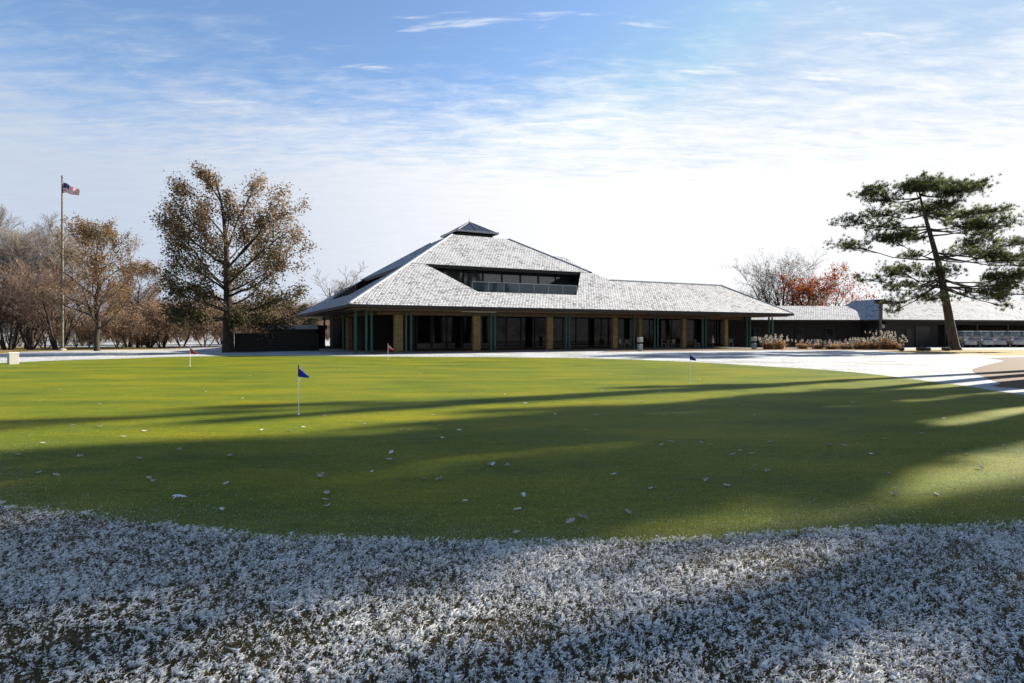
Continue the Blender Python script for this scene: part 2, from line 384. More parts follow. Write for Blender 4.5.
# frost: crumbs of snow and rimed blades, clustered
n0 = 1150000; x, y = fg_points(n0, over=.09); c = cover(x, y); bias = .05*(lattice(x+50, y+50, .7, 21)-.5)
e = edgeY(x)-y
keep = c > (.538+.05*np.clip(lattice(x+50, y+50, .9, 91)-.45, 0, 1)+.03*np.clip(3.6-y, 0, 1)+1.3*np.clip(-e, 0, 1)+.05*(lattice(x+50, y+50, 1.1, 61)-.5)+.02*(x > 0)*np.clip(3.8-y, 0, 1)+bias+.03*(y < 3.6)*lattice(x+50, y+50, .9, 44)-.035*(e < .5))+rng.normal(0, .03, n0); x = x[keep]; y = y[keep]; c = c[keep]; n = len(x)
print('frost', n)
T = [(1,0,0),(0,1,0),(-1,0,0),(0,-1,0),(0,0,1)]; TF = [(0,1,4),(1,2,4),(2,3,4),(3,0,4)]
r_ = rng.uniform(.0012, .0034, n)*(.75+.75*lattice(x+50, y+50, 8, 77))*np.where(rng.random(n) < .06, 1.7, 1)*(1+(c-.47)*3.5)
rod = rng.random(n) < .55; el = np.where(rod, rng.uniform(.45, .7, n), rng.uniform(.9, 1.5, n))
scl = np.stack([r_*el, r_*el*rng.uniform(.7, 1.1, n), r_*np.where(rod, rng.uniform(2.6, 5.5, n), rng.uniform(.6, 1.1, n))], 1)
z = .004+rng.uniform(0, .018, n)*(.4+(c-.45)*6).clip(.2, 1.6)
rm = rotmats(n, .35); az_ = rng.normal(.95, .55, n)+np.where(rng.random(n) < .3, rng.uniform(0, 3.1, n), 0)-.5*(x > 1); el_ = rng.normal(1.36, .22, n)
ca_, sa_, ce_, se_ = np.cos(az_), np.sin(az_), np.cos(el_), np.sin(el_); zz_ = np.zeros(n)
r2 = np.stack([np.stack([ca_*ce_, -sa_, ca_*se_], -1), np.stack([sa_*ce_, ca_, sa_*se_], -1), np.stack([-se_, zz_, ce_], -1)], -2); rm[rod] = r2[rod]
Vv, Ff = scatter(T, TF, np.stack([x, y, z], 1), rm, scl)
tn = np.clip(rng.normal(.62, .25, n), 0, 1)
o = np_mesh('frosted_grass', Vv, Ff, M['frost'], tint=np.repeat(tn, 5)); tag(o, 'white frost and snow crumbs caught on the short grass in the foreground', 'frost', kind='stuff')
n = 9000; x, y = fg_points(n); h = rng.uniform(.02, .05, n)
Tl = [(-.5,0,0),(.5,0,0),(.45,.5,.5),(-.45,.5,.5),(0,.75,1.0)]; TFl = [(0,1,2),(0,2,3),(3,2,4)]
Vv, Ff = scatter(Tl, TFl, np.stack([x, y, np.full(n, .004)], 1), rotmats(n, .25), np.stack([rng.uniform(.0018,.0034,n), h, h*.4], 1))
wh = rng.random(n) < .6
o = np_mesh('long_blades', Vv, Ff, None, tint=np.repeat(np.where(wh, rng.uniform(.2,1,n), rng.uniform(.4,1,n)), 5), mats=[M['blade'], M['frost']], midx=np.repeat(wh.astype(int), 3))
tag(o, 'longer rimed grass blades lying across the frosted turf in the foreground', 'grass', kind='stuff')
# short blades of the green near its rim, with frost grains
n = 120000; x = rng.uniform(-9, 9, n); d = rng.random(n)**1.6*4.2; y = edgeY(x)+d
pos = np.stack([x, y, np.full(n, .008)], 1); h = rng.uniform(.005, .011, n)
Vv, Ff = scatter(T3, TF3, pos, rotmats(n, .6), np.stack([rng.uniform(.002, .004, n), h, h], 1))
tt = np.clip(rng.normal(.28, .18, n), 0, .75)
wh = rng.random(n) < (.13*np.exp(-d/.5)+.08*np.exp(-d/2.5))*(.3+1.6*lattice(x+50, y*2+50, 1.1, 31))
o = np_mesh('green_blades', Vv, Ff, None, tint=np.repeat(np.where(wh, .8, tt), 3), mats=[M['blade'], M['frost']], midx=wh.astype(int))
tag(o, 'closely mown blades at the rim of the putting green with a dusting of frost', 'grass', kind='stuff')

# ------------------------------------------------------------------ clubhouse
TH = R(26.5); ca, sa = math.cos(TH), math.sin(TH); C0 = (-11.8, 43.4)
def s_at(px, t):                                        # distance along the front for a pixel column, at depth t
    u = (px-512)/F; return (u*(C0[1]+ca*t)-C0[0]+sa*t)/(ca-sa*u)
def t_at(px, s):                                        # along the left side
    u = (px-512)/F; return (u*(C0[1]+sa*s)-C0[0]-ca*s)/(-sa-ca*u)
CL = thing('clubhouse', 'wide clubhouse with a snow dusted pyramid shake roof, deep eaves, stone piers and dark windows', 'clubhouse', (C0[0], C0[1], 0), TH)
EZ, SL = 3.7, .61
def rz_(k): return EZ+SL*k
SF = math.sqrt(1+SL*SL)
def fr(s, t): return (s, t, rz_(t))
def roof_face(mb, pts, axis, org=0, h=.25):
    # axis 'y': slope rises with |t-org|; u runs along s
    uv = [((p[0] if axis == 'y' else p[1]), (p[2]-EZ)/SL*SF) for p in pts]
    mb.slab(pts, h, 0, 1, uv)
k = 6.5; w = 5.2
rf = MB()
roof_face(rf, [fr(0,0), fr(47,0), fr(41.8,w), fr(26.8,w), fr(25.5,k), fr(24.1,k), fr(20.9,2.25), fr(11.1,2.25), fr(7.9,k), fr(k,k)], 'y')
fl = lambda s, t: (s, t, rz_(s))
roof_face(rf, [fl(0,0), fl(k,k), fl(k,7.9), fl(2.25,11.1), fl(2.25,20.9), fl(k,24.1), fl(k,25.5), fl(0,32)], 'x')
fb = lambda s, t: (s, t, rz_(32-t))
roof_face(rf, [fb(0,32), fb(k,25.5), fb(25.5,25.5), fb(32,32)], 'y')
frr = lambda s, t: (s, t, rz_(32-s))
roof_face(rf, [frr(32,10.4), frr(32,32), frr(25.5,25.5), frr(25.5,k), frr(26.8,w)], 'x')
roof_face(rf, [(47,10.4,EZ), (32,10.4,EZ), (26.8,w,rz_(w)), (41.8,w,rz_(w))], 'y')
roof_face(rf, [(47,0,EZ), (47,10.4,EZ), (41.8,w,rz_(w))], 'x')
lower = rf.build('lower_roof', [M['roof'], M['fascia']], CL)
ur = MB(); q = 12.8
zu = .03
P_ = lambda s, t, kk: (s, t, rz_(kk)+zu)
roof_face(ur, [P_(k,k,k), P_(32-k,k,k), P_(32-q,q,q), P_(q,q,q)], 'y', h=.32)
roof_face(ur, [P_(k,k,k), P_(q,q,q), P_(q,32-q,q), P_(k,32-k,k)], 'x', h=.32)
roof_face(ur, [P_(k,32-k,k), P_(q,32-q,q), P_(32-q,32-q,q), P_(32-k,32-k,k)], 'y', h=.32)
roof_face(ur, [P_(32-k,k,k), P_(32-k,32-k,k), P_(32-q,32-q,q), P_(32-q,q,q)], 'x', h=.32)
upper = ur.build('upper_roof', [M['roof'], M['fascia']], CL)
# hip flashings along the snow-free hips
hf = MB()
for (a, b) in (((.1,.1),(q,q)), ((32-k,k),(32-q,q)), ((k,32-k),(q,32-q))):
    ka = min(a[0], a[1], 32-a[0], 32-a[1]); kb = min(b[0], b[1], 32-b[0], 32-b[1])
    hf.beam((a[0], a[1], rz_(ka)+.05), (b[0], b[1], rz_(kb)+.07), .22, .06)
hf.beam((46.9,.1,EZ+.05), (41.8,w,rz_(w)+.05), .22, .06); hf.beam((41.8,w,rz_(w)+.05), (26.8,w,rz_(w)+.05), .22, .06)
hf.build('ridge_cap', M['flashing'], upper)
# cupola: clerestory band and glazed pyramid cap
cp = MB(); cp.box(16-1.9, 16+1.9, 16-1.9, 16+1.9, 11.2, 12.16); cp.box(12.85, 19.15, 12.85, 19.15, 11.0, 11.42); cp.build('cupola_wall', M['metal_dark'], CL)
cc = MB(); h_ = 2.37; ap = (16,16,13.62)
cs = [(16-h_,16-h_,12.18),(16+h_,16-h_,12.18),(16+h_,16+h_,12.18),(16-h_,16+h_,12.18)]
for i in range(4): cc.face([cs[i], cs[(i+1) % 4], ap])
cc.face(cs[::-1], 1)
cup = cc.build('cupola_roof', [M['slate'], M['metal_dark']], CL)
cr = MB()
for i in range(4):
    cr.beam(cs[i], cs[(i+1) % 4], .16, .2); cr.beam(cs[i], ap, .09, .07)
    m_ = [(cs[i][j]+cs[(i+1) % 4][j])/2 for j in range(3)]
    cr.beam((m_[0], m_[1], m_[2]+.05), (ap[0], ap[1], ap[2]+.02), .06, .05)
cr.tube([(16,16,13.5),(16,16,14.0)], [.03,.02], 5)
cr.build('cupola_frame', M['metal_grey'], cup)
# small roof stepping out behind the right slope
rd = MB()
r1, r2 = (20.9,16,10.5), (28,16,10.5); e = [(25.6,11.35,7.72),(29.6,11.35,7.72),(29.6,20.65,7.72),(25.6,20.65,7.72)]
rd.slab([e[0], e[1], r2, r1], .2, 0, 1, [(e[0][0],0),(e[1][0],0),(28,5),(21,5)]); rd.slab([e[1], e[2], r2], .2, 0, 1, [(0,0),(9,0),(4.6,4)]); rd.slab([e[2], e[3], r1, r2], .2, 0, 1, [(0,0),(4,0),(8,5),(1,5)])
rd.build('side_gable_roof', [M['roof'], M['fascia']], CL)
sw = MB(); sw.box(25, 29, 12, 20, 6.2, 7.5); sw.build('side_gable_wall', M['darkwall'], CL)
# soffit and beam
sf = MB(); sf.box(.3, 46.7, .3, 9.9, 3.37, 3.42); sf.box(.3, 31.7, 9.9, 31.7, 3.37, 3.42); sf.build('soffit', M['soffit'], CL)
bm = MB(); bm.box(3.2, 44.5, 4.7, 5.3, 3.1, 3.365); bm.box(2.7, 3.3, 5.4, 29.5, 3.1, 3.365); bm.build('eave_beam', M['soffit'], CL)
# plinth
pl = MB(); pl.box(2.6, 45.2, 3.8, 30, .0, .06); pl.build('plinth', M['patio'], CL)
# stone piers
pier_px = [398, 476, 549, 614, 639, 683, 725]
pier_s = [s_at(p, 5.0) for p in pier_px]
for i, s in enumerate(pier_s):
    wd = (.74, .68, .62, .55, .42, .5, .44)[i]
    tt = 5.0 if i != 4 else 6.0
    if i == 4: s = s_at(639, 6.0)
    b = MB(); b.box(s-wd/2, s+wd/2, tt-.25, tt+.15, .06, 3.1 if i != 4 else 3.36)
    b.build('pier', M['stone'], CL, bevel=.02)
b = MB(); b.box(3.0, 3.7, t_at(350, 3.3)-.6, t_at(350, 3.3)+.6, .06, 3.1); b.build('pier', M['stone'], CL, bevel=.02)  # not a real pier: tan block standing in for a sunlit patch of wall
# green posts in pairs
post_px = [(356, 3.6), (366.3, 2.9), (371.5, 2.9), (406, 3.1), (411, 3.1), (491, 3.1), (494.8, 3.1), (566, 3.1), (569.2, 3.1), (634, 3.1), (654.5, 3.1), (657.7, 3.1), (702.5, 3.1), (705.6, 3.1), (747, 3.1), (750, 3.1), (769, 3.1), (772.2, 3.1)]
for px, t in post_px:
    s = s_at(px, t); b = MB(); b.tube([(s, t, .0), (s, t, 3.368)], [.095, .095], 10); b.tube([(s, t, .0), (s, t, .04)], [.17, .17], 10)
    b.build('post', M['post'], CL, smooth=False)
for t in (9, 14, 19.5, 25):
    b = MB(); b.tube([(2.3, t, .0), (2.3, t, 3.368)], [.11, .11], 10); b.tube([(2.3, t, .0), (2.3, t, .04)], [.18, .18], 10); b.build('post', M['post'], CL)
# ground floor glazing: one window per bay
GT = 7.0
def window(s0, s1, n, z0=.12, z1=3.36):
    f = MB()
    f.box(s0, s1, GT-.06, GT+.06, z1-.12, z1); f.box(s0, s1, GT-.06, GT+.06, z0, z0+.14); f.box(s0, s1, GT-.04, GT+.04, 2.55, 2.61) if False else None
    for i in range(n+1):
        x = s0+(s1-s0)*i/n; x = min(max(x, s0+.04), s1-.04); f.box(x-.04, x+.04, GT-.05, GT+.05, z0+.142, z1-.122)
    fo = f.build('window', M['metal_dark'], CL)
    for i in range(n):
        a = s0+(s1-s0)*i/n+.09; b2 = s0+(s1-s0)*(i+1)/n-.09
        p = MB(); p.box(a, b2, GT+.0, GT+.02, z0+.15, z1-.13); p.build('pane', M['glass'], fo)
edges = [7.2]+[s_at(p, 7.0) for p in (476, 549, 614, 683, 725)]+[41.3]
for i in range(len(edges)-1):
    L = edges[i+1]-edges[i]; window(edges[i]+.05, edges[i+1]-.05, max(2, round(L/1.6)))
wl = MB()
wl.box(7.0, 41.5, GT+.2, 9.2, .06, 3.36); wl.box(7.0, 29, 9.2, 28, .06, 3.36)          # core
wl.box(3.4, 6.9, 11, 28, .06, 3.36)                                                      # enclosed left end
wl.build('wall', M['darkwall'], CL)
d = MB(); s = s_at(388, 7.0); d.box(6.6, 7.1, GT-.1, GT+.1, .06, 3.36); d.build('wall_panel', M['darkwall'], CL)
# small far window seen through the corner
# terraces cut into the roof: floor, cheeks, windows, railing - front and left
def swap(p, left): return (p[1], p[0], p[2]) if left else p
for left in (False, True):
    S = lambda *p: swap(p, left)
    t_ = MB(); fz = 4.78
    t_.face([S(11.1,2.25,fz), S(20.9,2.25,fz), S(24.1,8,fz), S(7.9,8,fz)])
    for a, b in (((7.9,k),(11.1,2.25)), ((20.9,2.25),(24.1,k)), ((11.1,2.25),(20.9,2.25))):
        t_.face([S(a[0],a[1],fz), S(b[0],b[1],fz), S(b[0],b[1],rz_(b[1])-.02), S(a[0],a[1],rz_(a[1])-.02)])
    for a in ((7.9,k),(24.1,k)): t_.face([S(a[0],a[1],fz), S(a[0],8,fz), S(a[0],8,8.3), S(a[0],a[1],7.6)])
    t_.build('terrace', M['darkwall'], CL)
    n = 8; s0, s1 = 8.0, 24.0; z0, z1 = fz+.02, 8.2
    for i in range(n):
        a, b2 = s0+(s1-s0)*i/n, s0+(s1-s0)*(i+1)/n
        def bx(m_, x0, x1, y0, y1, zz0, zz1): m_.box(*( (y0,y1,x0,x1) if left else (x0,x1,y0,y1) ), zz0, zz1)
        f = MB(); bx(f, a, a+.16 if i % 3 == 0 else a+.07, 7.92, 8.08, z0, z1); bx(f, a+.165, b2-.01, 7.92, 8.08, z1-.45, z1); bx(f, a+.165, b2-.01, 7.92, 8.08, z0, z0+.1)
        fo = f.build('window', M['metal_dark'], CL)
        p = MB(); bx(p, a+.165, b2-.01, 7.99, 8.02, z0+.1, z1-.45); p.build('pane', M['glass_up'], fo)
    bw = MB(); bx(bw, 8.0, 24.0, 8.15, 8.3, 4.78, 8.0); bw.build('upper_wall', M['darkwall'], CL)
    r_ = MB(); ry = 2.75; rt = 5.98
    bx(r_, 10.75, 21.25, ry-.03, ry+.03, rt-.06, rt)
    for i in range(8):
        x = 10.8+10.4*i/7; bx(r_, x-.025, x+.025, ry-.025, ry+.025, fz, rt-.06)
    if left:
        for i in range(30):
            x = 10.9+10.2*i/29; bx(r_, x-.01, x+.01, ry-.012, ry+.012, fz, rt-.06)
    ro = r_.build('railing', M['metal_dark'] if left else M['metal_grey'], CL)
    if not left:
        for i in range(7):
            a, b2 = 10.8+10.4*i/7+.05, 10.8+10.4*(i+1)/7-.05
            p = MB(); p.box(a, b2, ry-.008, ry+.008, fz+.05, rt-.08); p.build('glass_panel', M['rail_glass'], ro)
# gutter line
# sign-free soffit light strip
b = MB(); b.box(9.5, 12.5, 1.6, 1.75, 3.33, 3.368); b.build('gutter', M['flashing'], CL)

# ------------------------------------------------------------------ other buildings
def gable_roof(mb, L, half, e, r, hip0=0, hip1=0, th=.2):
    # along x 0..L, ridge at y=half
    A, B, C_, D_ = (0,0,e), (L,0,e), (L,2*half,e), (0,2*half,e); r0 = (hip0, half, r); r1 = (L-hip1, half, r)
    S_ = math.hypot(half, r-e)
    mb.slab([A,B,r1,r0], th, 0, 1, [(0,0),(L,0),(L-hip1,S_),(hip0,S_)])
    mb.slab([C_,D_,r0,r1], th, 0, 1, [(0,0),(L,0),(L-hip0,S_),(hip1,S_)])
    if hip0: mb.slab([D_,A,r0], th, 0, 1, [(0,0),(2*half,0),(half,S_)])
    if hip1: mb.slab([B,C_,r1], th, 0, 1, [(0,0),(2*half,0),(half,S_)])
LW = thing('low_wing', 'low dark wing with a snowy roof between the clubhouse and the cart barn', 'building', (20.5, 68.3, 0), R(2.5))
b = MB(); gable_roof(b, 21.3, 5.2, 3.12, 4.95); b.build('roof', [M['roof'], M['fascia']], LW)
b = MB(); b.box(.4, 20.5, 1.2, 9.4, 0, 3.0); b.build('wall', M['barnwall'], LW)
for x in (.3, 19.9):
    b = MB(); b.face([(x,1.2,3.0),(x,9.4,3.0),(x,5.2,4.75)]); b.build('gable_end', M['barnwall'], LW)
for x in (7.3, 12.6, 16.2):
    f = MB(); f.box(x-.08, x+1.08, 1.1, 1.19, .0, 2.3); fo = f.build('door', M['metal_dark'], LW)
    p = MB(); p.box(x+.1, x+.9, 1.06, 1.095, .9, 2.1); p.build('pane', M['glass'], fo)
BA = R(13); BC = (40.9, 66.2)
BN = thing('cart_barn', 'long dark cart barn with a bright snowy roof behind the leaning pine', 'barn', (BC[0], BC[1], 0), BA)
b = MB(); e_, hw, rr_ = 3.1, 5.0, 5.7
# L-shaped hipped roof: one wing to the right, one running back
S_ = math.hypot(hw, rr_-e_)
b.slab([(0,0,e_),(48,0,e_),(48,hw,rr_),(hw,hw,rr_)], .2, 0, 1, [(0,0),(48,0),(48,S_),(hw,S_)])
b.slab([(48,2*hw,e_),(2*hw,2*hw,e_),(hw,hw,rr_),(48,hw,rr_)], .2, 0, 1, [(0,0),(36,0),(42,S_),(0,S_)])
b.slab([(0,11,e_),(0,0,e_),(hw,hw,rr_),(hw,9.5,rr_)], .2, 0, 1, [(0,0),(11,0),(6,S_),(1,S_)])
b.slab([(2*hw,2*hw,e_),(2*hw,11,e_),(hw,9.5,rr_),(hw,hw,rr_)], .2, 0, 1, [(0,0),(1,0),(2,S_),(-5,S_)])
b.slab([(2*hw,11,e_),(0,11,e_),(hw,9.5,rr_)], .2, 0, 1, [(0,0),(10,0),(5,S_)])
b.build('roof', [M['roof'], M['fascia']], BN)
b = MB(); b.box(1.2, 8.6, 1.0, 9.0, 0, 3.0); b.box(8.6, 47, 5.2, 9.0, 0, 3.0); b.box(1.2, 47, .8, 1.1, 2.55, 2.95); b.build('wall', M['barnwall'], BN)
for x in np.arange(9.5, 47, 4.6):
    p = MB(); p.box(x-.1, x+.1, .85, 1.05, 0, 2.55); p.build('post', M['fascia'], BN)
d = MB(); d.box(4.1, 4.9, .9, .99, 0, 2.1); d.build('door', M['metal_dark'], BN)
d = MB(); d.box(5.4, 7.4, .92, .99, 0, 2.35); d.build('door', M['metal_dark'], BN)
d = MB(); d.tube([(.9,.78,2.35),(.9,.9,2.35)], [.2,.24], 14); d.build('wall_lamp', M['cream'], BN)

SB = thing('service_building', 'small flat roofed outbuilding with pale fascia left of the clubhouse', 'outbuilding', (-24.6, 60.5, 0), R(8))
b = MB(); b.box(0, 4.6, 0, 5, 0, 1.98); b.build('wall', M['darkwall'], SB)
b = MB(); b.box(-.3, 4.9, -.3, 5.3, 1.985, 2.42); b.build('roof', M['greyplastic'], SB)
FE = thing('screen_wall', 'dark board screen wall running from the oak trunk to the clubhouse', 'wall', (-23.4, 50.6, 0), math.atan2(4.8, 6.2))
b = MB(); b.box(0, 7.2, -.05, .05, 0, 1.52)
for i in range(0, 36): b.box(i*.2+.004, i*.2+.192, -.075, -.05, .04, 1.5)
b.build('boards', M['darkwall'], FE); b = MB(); b.box(-.05, 7.25, -.1, .1, 1.522, 1.58); b.build('cap_rail', M['fascia'], FE)

# ------------------------------------------------------------------ trees
class Tree:
    def __init__(s, seed): s.r = random.Random(seed); s.b = MB(); s.tw = MB(); s.tips = []
    def branch(s, p, d, L, rad, lev, maxlev, up=.15, spread=.9, kids=5, thin=.62, wob=.18, bare=.25, segs=5):
        P = [Vector(p)]; d = Vector(d).normalized(); rr = [rad]; n = segs if lev < maxlev else 3
        for i in range(n):
            d = (d+Vector([s.r.gauss(0, wob) for _ in range(3)])+Vector((0,0,up))).normalized()
            P.append(P[-1]+d*L/n); rr.append(rad*(1-.8*(i+1)/n))
        (s.b if rad > .05 else s.tw).tube(P, rr, 7 if rad > .12 else (5 if rad > .05 else 3), cap=False)
        if lev >= maxlev:
            s.tips += [(q, d.copy()) for q in P[1:]]; return P
        for i in range(kids):
            f = bare+(1-bare)*(i+s.r.random())/kids; f = min(f, .999); q = f*n; j = int(q); a = P[j].lerp(P[j+1], q-j)
            dd = (P[j+1]-P[j]).normalized(); ax = dd.orthogonal().normalized(); ax.rotate(Matrix.Rotation(s.r.uniform(0, 6.283), 3, dd))
            nd = (dd+ax*spread*s.r.uniform(.6, 1.3)).normalized()
            s.branch(a, nd, L*thin*s.r.uniform(.7, 1.15)*(1.15-.45*f), max(rr[j]*.6, .017), lev+1, maxlev, up, spread, kids, thin, wob, .15, segs)
        return P
    def leaves(s, n, size, jit, tintf, mat, root, name='foliage', pick=None):
        if not s.tips: return
        tp = [t for t in s.tips if pick is None or pick(t[0])]
        idx = rng.integers(0, len(tp), n); pos = np.array([tp[i][0] for i in idx])+rng.normal(0, jit, (n, 3))
        T = [(-.5,0,0),(0,-.32,.08),(.5,0,0),(0,.32,.08)]; TF = [(0,1,2,3)]
        Vv, Ff = scatter(T, TF, pos, rotmats(n), rng.uniform(.65, 1.3, n)*size)
        tint = np.clip(tintf(pos)+rng.normal(0, .18, n), 0, 1)
        return np_mesh(name, Vv, Ff, mat, root, tint=np.repeat(tint, 4))
def finish(t, root, bark, twig):
    t.b.build('trunk', bark, root, smooth=True)
    if t.tw.f: t.tw.build('twigs', twig, root, smooth=True)

# the big oak left of the clubhouse
D0 = 50.0; ox, oy = G(228, 352.2); OAK = thing('oak_tree', 'tall spreading oak with thin brown and olive leaves beside the dark screen wall', 'tree', (ox, oy, 0))
t = Tree(3)
tr = [(0,0,0),(.03,0,1.5),(.0,.05,3.5),(-.05,.0,6),(-.2,.1,9),(-.5,.1,12),(-1.1,.1,14.5)]
t.b.tube([(-.0,0,-.1)]+tr, [.68,.48,.42,.37,.28,.18,.1,.04], 12, cap=False)
def trunk_at(z):
    for a, b in zip(tr, tr[1:]):
        if a[2] <= z <= b[2]: return Vector(a).lerp(Vector(b), (z-a[2])/(b[2]-a[2]))
    return Vector(tr[-1])
limbs = [(6.8,(4.0,-1.2,13.9),.13),(8.0,(-4.9,-1.2,13.2),.12),(5.2,(-6.4,1.6,10.8),.13),(5.0,(6.6,1.8,9.8),.13),(12.5,(-1.9,0,16.2),.12),(9.5,(-3.6,.8,14.2),.13),(7.2,(-6.3,.4,12.2),.18),(5.5,(-6.6,-.8,9.6),.17),(4.2,(-6.4,.8,7.2),.16),(3.6,(-5.6,-.6,5.2),.14),
         (8.5,(2.8,-.3,14.6),.17),(7.0,(5.1,.6,13.2),.19),(5.6,(6.3,-.8,11.0),.18),(4.6,(6.9,.4,8.6),.18),(3.9,(6.2,-1,6.4),.16),(3.2,(6.6,.8,4.6),.15),
         (5.0,(-2.0,-5.0,9.0),.16),(4.6,(2.4,-5.2,7.6),.16),(5.5,(1.2,5.0,9.6),.16),(4.2,(-2.6,5.2,7.4),.16),(3.8,(0,-5.4,5.4),.14),(9.5,(.3,.4,13.2),.11),(7.0,(-1.0,-3.0,11.6),.12),(7.5,(1.6,2.6,11.6),.12),(2.9,(-5.4,1.5,3.2),.12),(2.9,(5.0,-1.5,3.0),.12),(2.7,(4.6,1.0,3.2),.1),(2.8,(-3.0,-3.5,2.8),.1),(2.8,(2.6,-4.0,2.9),.1),(3.4,(-3.5,-3.5,4.6),.12),(3.4,(4,3.5,4.8),.12)]
for z, tip, rad in limbs:
    a = trunk_at(z); v = Vector(tip)-a; L = v.length
    t.branch(a, (v+Vector((0,0,-.12*L))).normalized(), L*.87, rad*.62, 1, 3, .05, .75, 7, .37, .11, .28, 6)
print('oak tips', len(t.tips))
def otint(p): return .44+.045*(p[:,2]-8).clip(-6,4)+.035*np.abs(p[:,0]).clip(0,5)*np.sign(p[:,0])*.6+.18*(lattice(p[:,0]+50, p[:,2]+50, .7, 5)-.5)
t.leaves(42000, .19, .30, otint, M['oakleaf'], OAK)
finish(t, OAK, M['bark'], M['twig'])

# bare-tree prototypes
def bare_tree(name, label, seed, h, wid, mat, stems=1, group=None, leaf=None, loc=(0,0,0), kids=6, spread=.75, dens=3, leafn=2500, bark='bark', lsize=.13, bare=.22):
    root = thing(name, label, 'tree', loc, 0, group); t = Tree(seed); r = random.Random(seed)
    if stems == 1:
        P = t.branch((0,0,-.1), (0,0,1), h*.8, h*.022, 0, dens, .08, spread, kids+3, wid/h*.75, .05, bare, 7)
    else:
        for i in range(stems):
            a = 6.283*i/stems+r.uniform(-.4,.4); ln = r.uniform(.15,.45)
            t.branch((.2*math.cos(a),.2*math.sin(a),-.1), (ln*math.cos(a), ln*math.sin(a), 1), h*r.uniform(.7,.85), h*.014, 0, dens, .06, spread, kids, wid/h*.6, .07, .25, 6)
    allv = np.array(t.b.v+t.tw.v); fz = h/allv[:,2].max(); fxy = wid/2/np.percentile(np.abs(allv[:,:2]), 98)
    sc3 = lambda p: (p[0]*fxy, p[1]*fxy, p[2]*fz)
    for mbx in (t.b, t.tw): mbx.v = [((p[0]*fxy, p[1]*fxy, p[2]*fz)) for p in mbx.v]
    t.tips = [(Vector(sc3(p)), d) for p, d in t.tips]
    if leaf: t.leaves(leafn, lsize, .16, lambda p: .5+.5*(lattice(p[:,0]+50, p[:,2]+50, .8, seed)-.5), M[leaf], root)
    finish(t, root, M[bark], M[mat]); return root

lx = lambda px, D: ((px-512)/F*D, D, 0)
GW = 'trees at the wood edge on the left'
def leader_tree(name, label, seed, h, wid, loc, leafn, mat, lsize):
    root = thing(name, label, 'tree', loc); t = Tree(seed); r = random.Random(seed)
    P = [(r.gauss(0,.04)*i, r.gauss(0,.04)*i, h*i/9) for i in range(10)]
    t.b.tube(P, [.024*h*(1-i/9.6) for i in range(10)], 9, cap=False)
    n = 34
    for i in range(n):
        f = .16+.8*(i+r.random())/n; z = f*h; j = min(int(f*9), 8); a0 = Vector(P[j]).lerp(Vector(P[j+1]), f*9-j)
        prof = math.sin(math.pi*min(1, (1.02-f)/.84)**.75*.62)*r.uniform(.75, 1.12); L = max(.6, wid/2*prof); az = i*2.4+r.uniform(-.4,.4)
        t.branch(a0, (math.cos(az), math.sin(az), .45+.7*f), L, .012*h*(1.05-f), 1, 3, .06, .75, 6, .42, .12, .2, 5)
    t.leaves(leafn, lsize, .2, lambda p: .35+.5*lattice(p[:,0]+50, p[:,2]+50, .8, seed)-.2*(p[:,2]<.4*h), M[mat], root)
    finish(t, root, M['bark'], M['twig']); return root
T1 = leader_tree('linden_tree', 'rounded cone shaped tree with fine brown and olive leaves right of the flagpole', 21, 10.6, 9.2, lx(97,53.5), 15000, 'brownleaf', .15)
T2 = dup(T1, lx(138,66), 2.0, 'orange brown leafy tree behind and right of the rounded tree', .82)
B1 = bare_tree('bare_tree', 'bare grey tree at the left edge of the photo, tallest of the wood edge', 31, 15.2, 13, 'twig_grey', 1, GW, None, lx(-6,62), 6, .75, 4)
B2 = bare_tree('bare_tree', 'many stemmed bare tree with leaning trunks at the foot of the flagpole', 33, 8.8, 9.5, 'twig', 5, GW, 'brush', lx(58,57), 6, .8, 3, 900)
for px, D, rz, sc, lab in ((28,60,1.0,.9,'bare brown tree between the left edge and the flagpole'),):
    dup(B1, lx(px,D), rz, lab, sc)
dup(B2, lx(30,58), 1.7, 'many stemmed brown tree left of the flagpole behind the pale box', .85)
dup(B2, lx(8,57), 3.1, 'many stemmed bare tree at the left edge behind the straw bank', 1.05)
dup(B2, lx(150,66), 5.0, 'many stemmed brown tree between the rounded tree and the red flag', .72)
dup(B2, lx(128,68), .6, 'many stemmed reddish tree touching the right side of the rounded tree', .85)
SBR = 'small brown trees behind the oak'
S1 = bare_tree('small_tree', 'small reddish brown tree behind the red flag, left of the oak trunk', 41, 5.4, 7.0, 'twig', 4, SBR, 'brush', lx(162,64), 7, .9, 3, 7000, lsize=.15)
for i, (px, D, rz, sc, lab) in enumerate(((182,72,1,1.1,'small brown tree between the red flag and the oak'),(205,66,2,.95,'small brown tree touching the left side of the oak trunk'),
        (248,70,3,1.05,'small brown tree just right of the oak trunk'),(268,76,4,1.15,'small brown tree above the dark screen wall'),(146,80,5,1.25,'small brown tree in the far snowy lawn left of the oak'),(222,84,.4,1.4,'small brown tree straight behind the oak trunk'),
        (296,88,2.4,1.3,'small brown tree behind the flat roofed outbuilding'),(120,60,.9,.8,'small brown tree beside the rounded tree'),(45,62,2.2,.9,'small brown tree left of the flagpole base'),(12,64,3.3,.95,'small brown tree above the pale box'))):
    dup(S1, lx(px,D), rz, lab, sc)
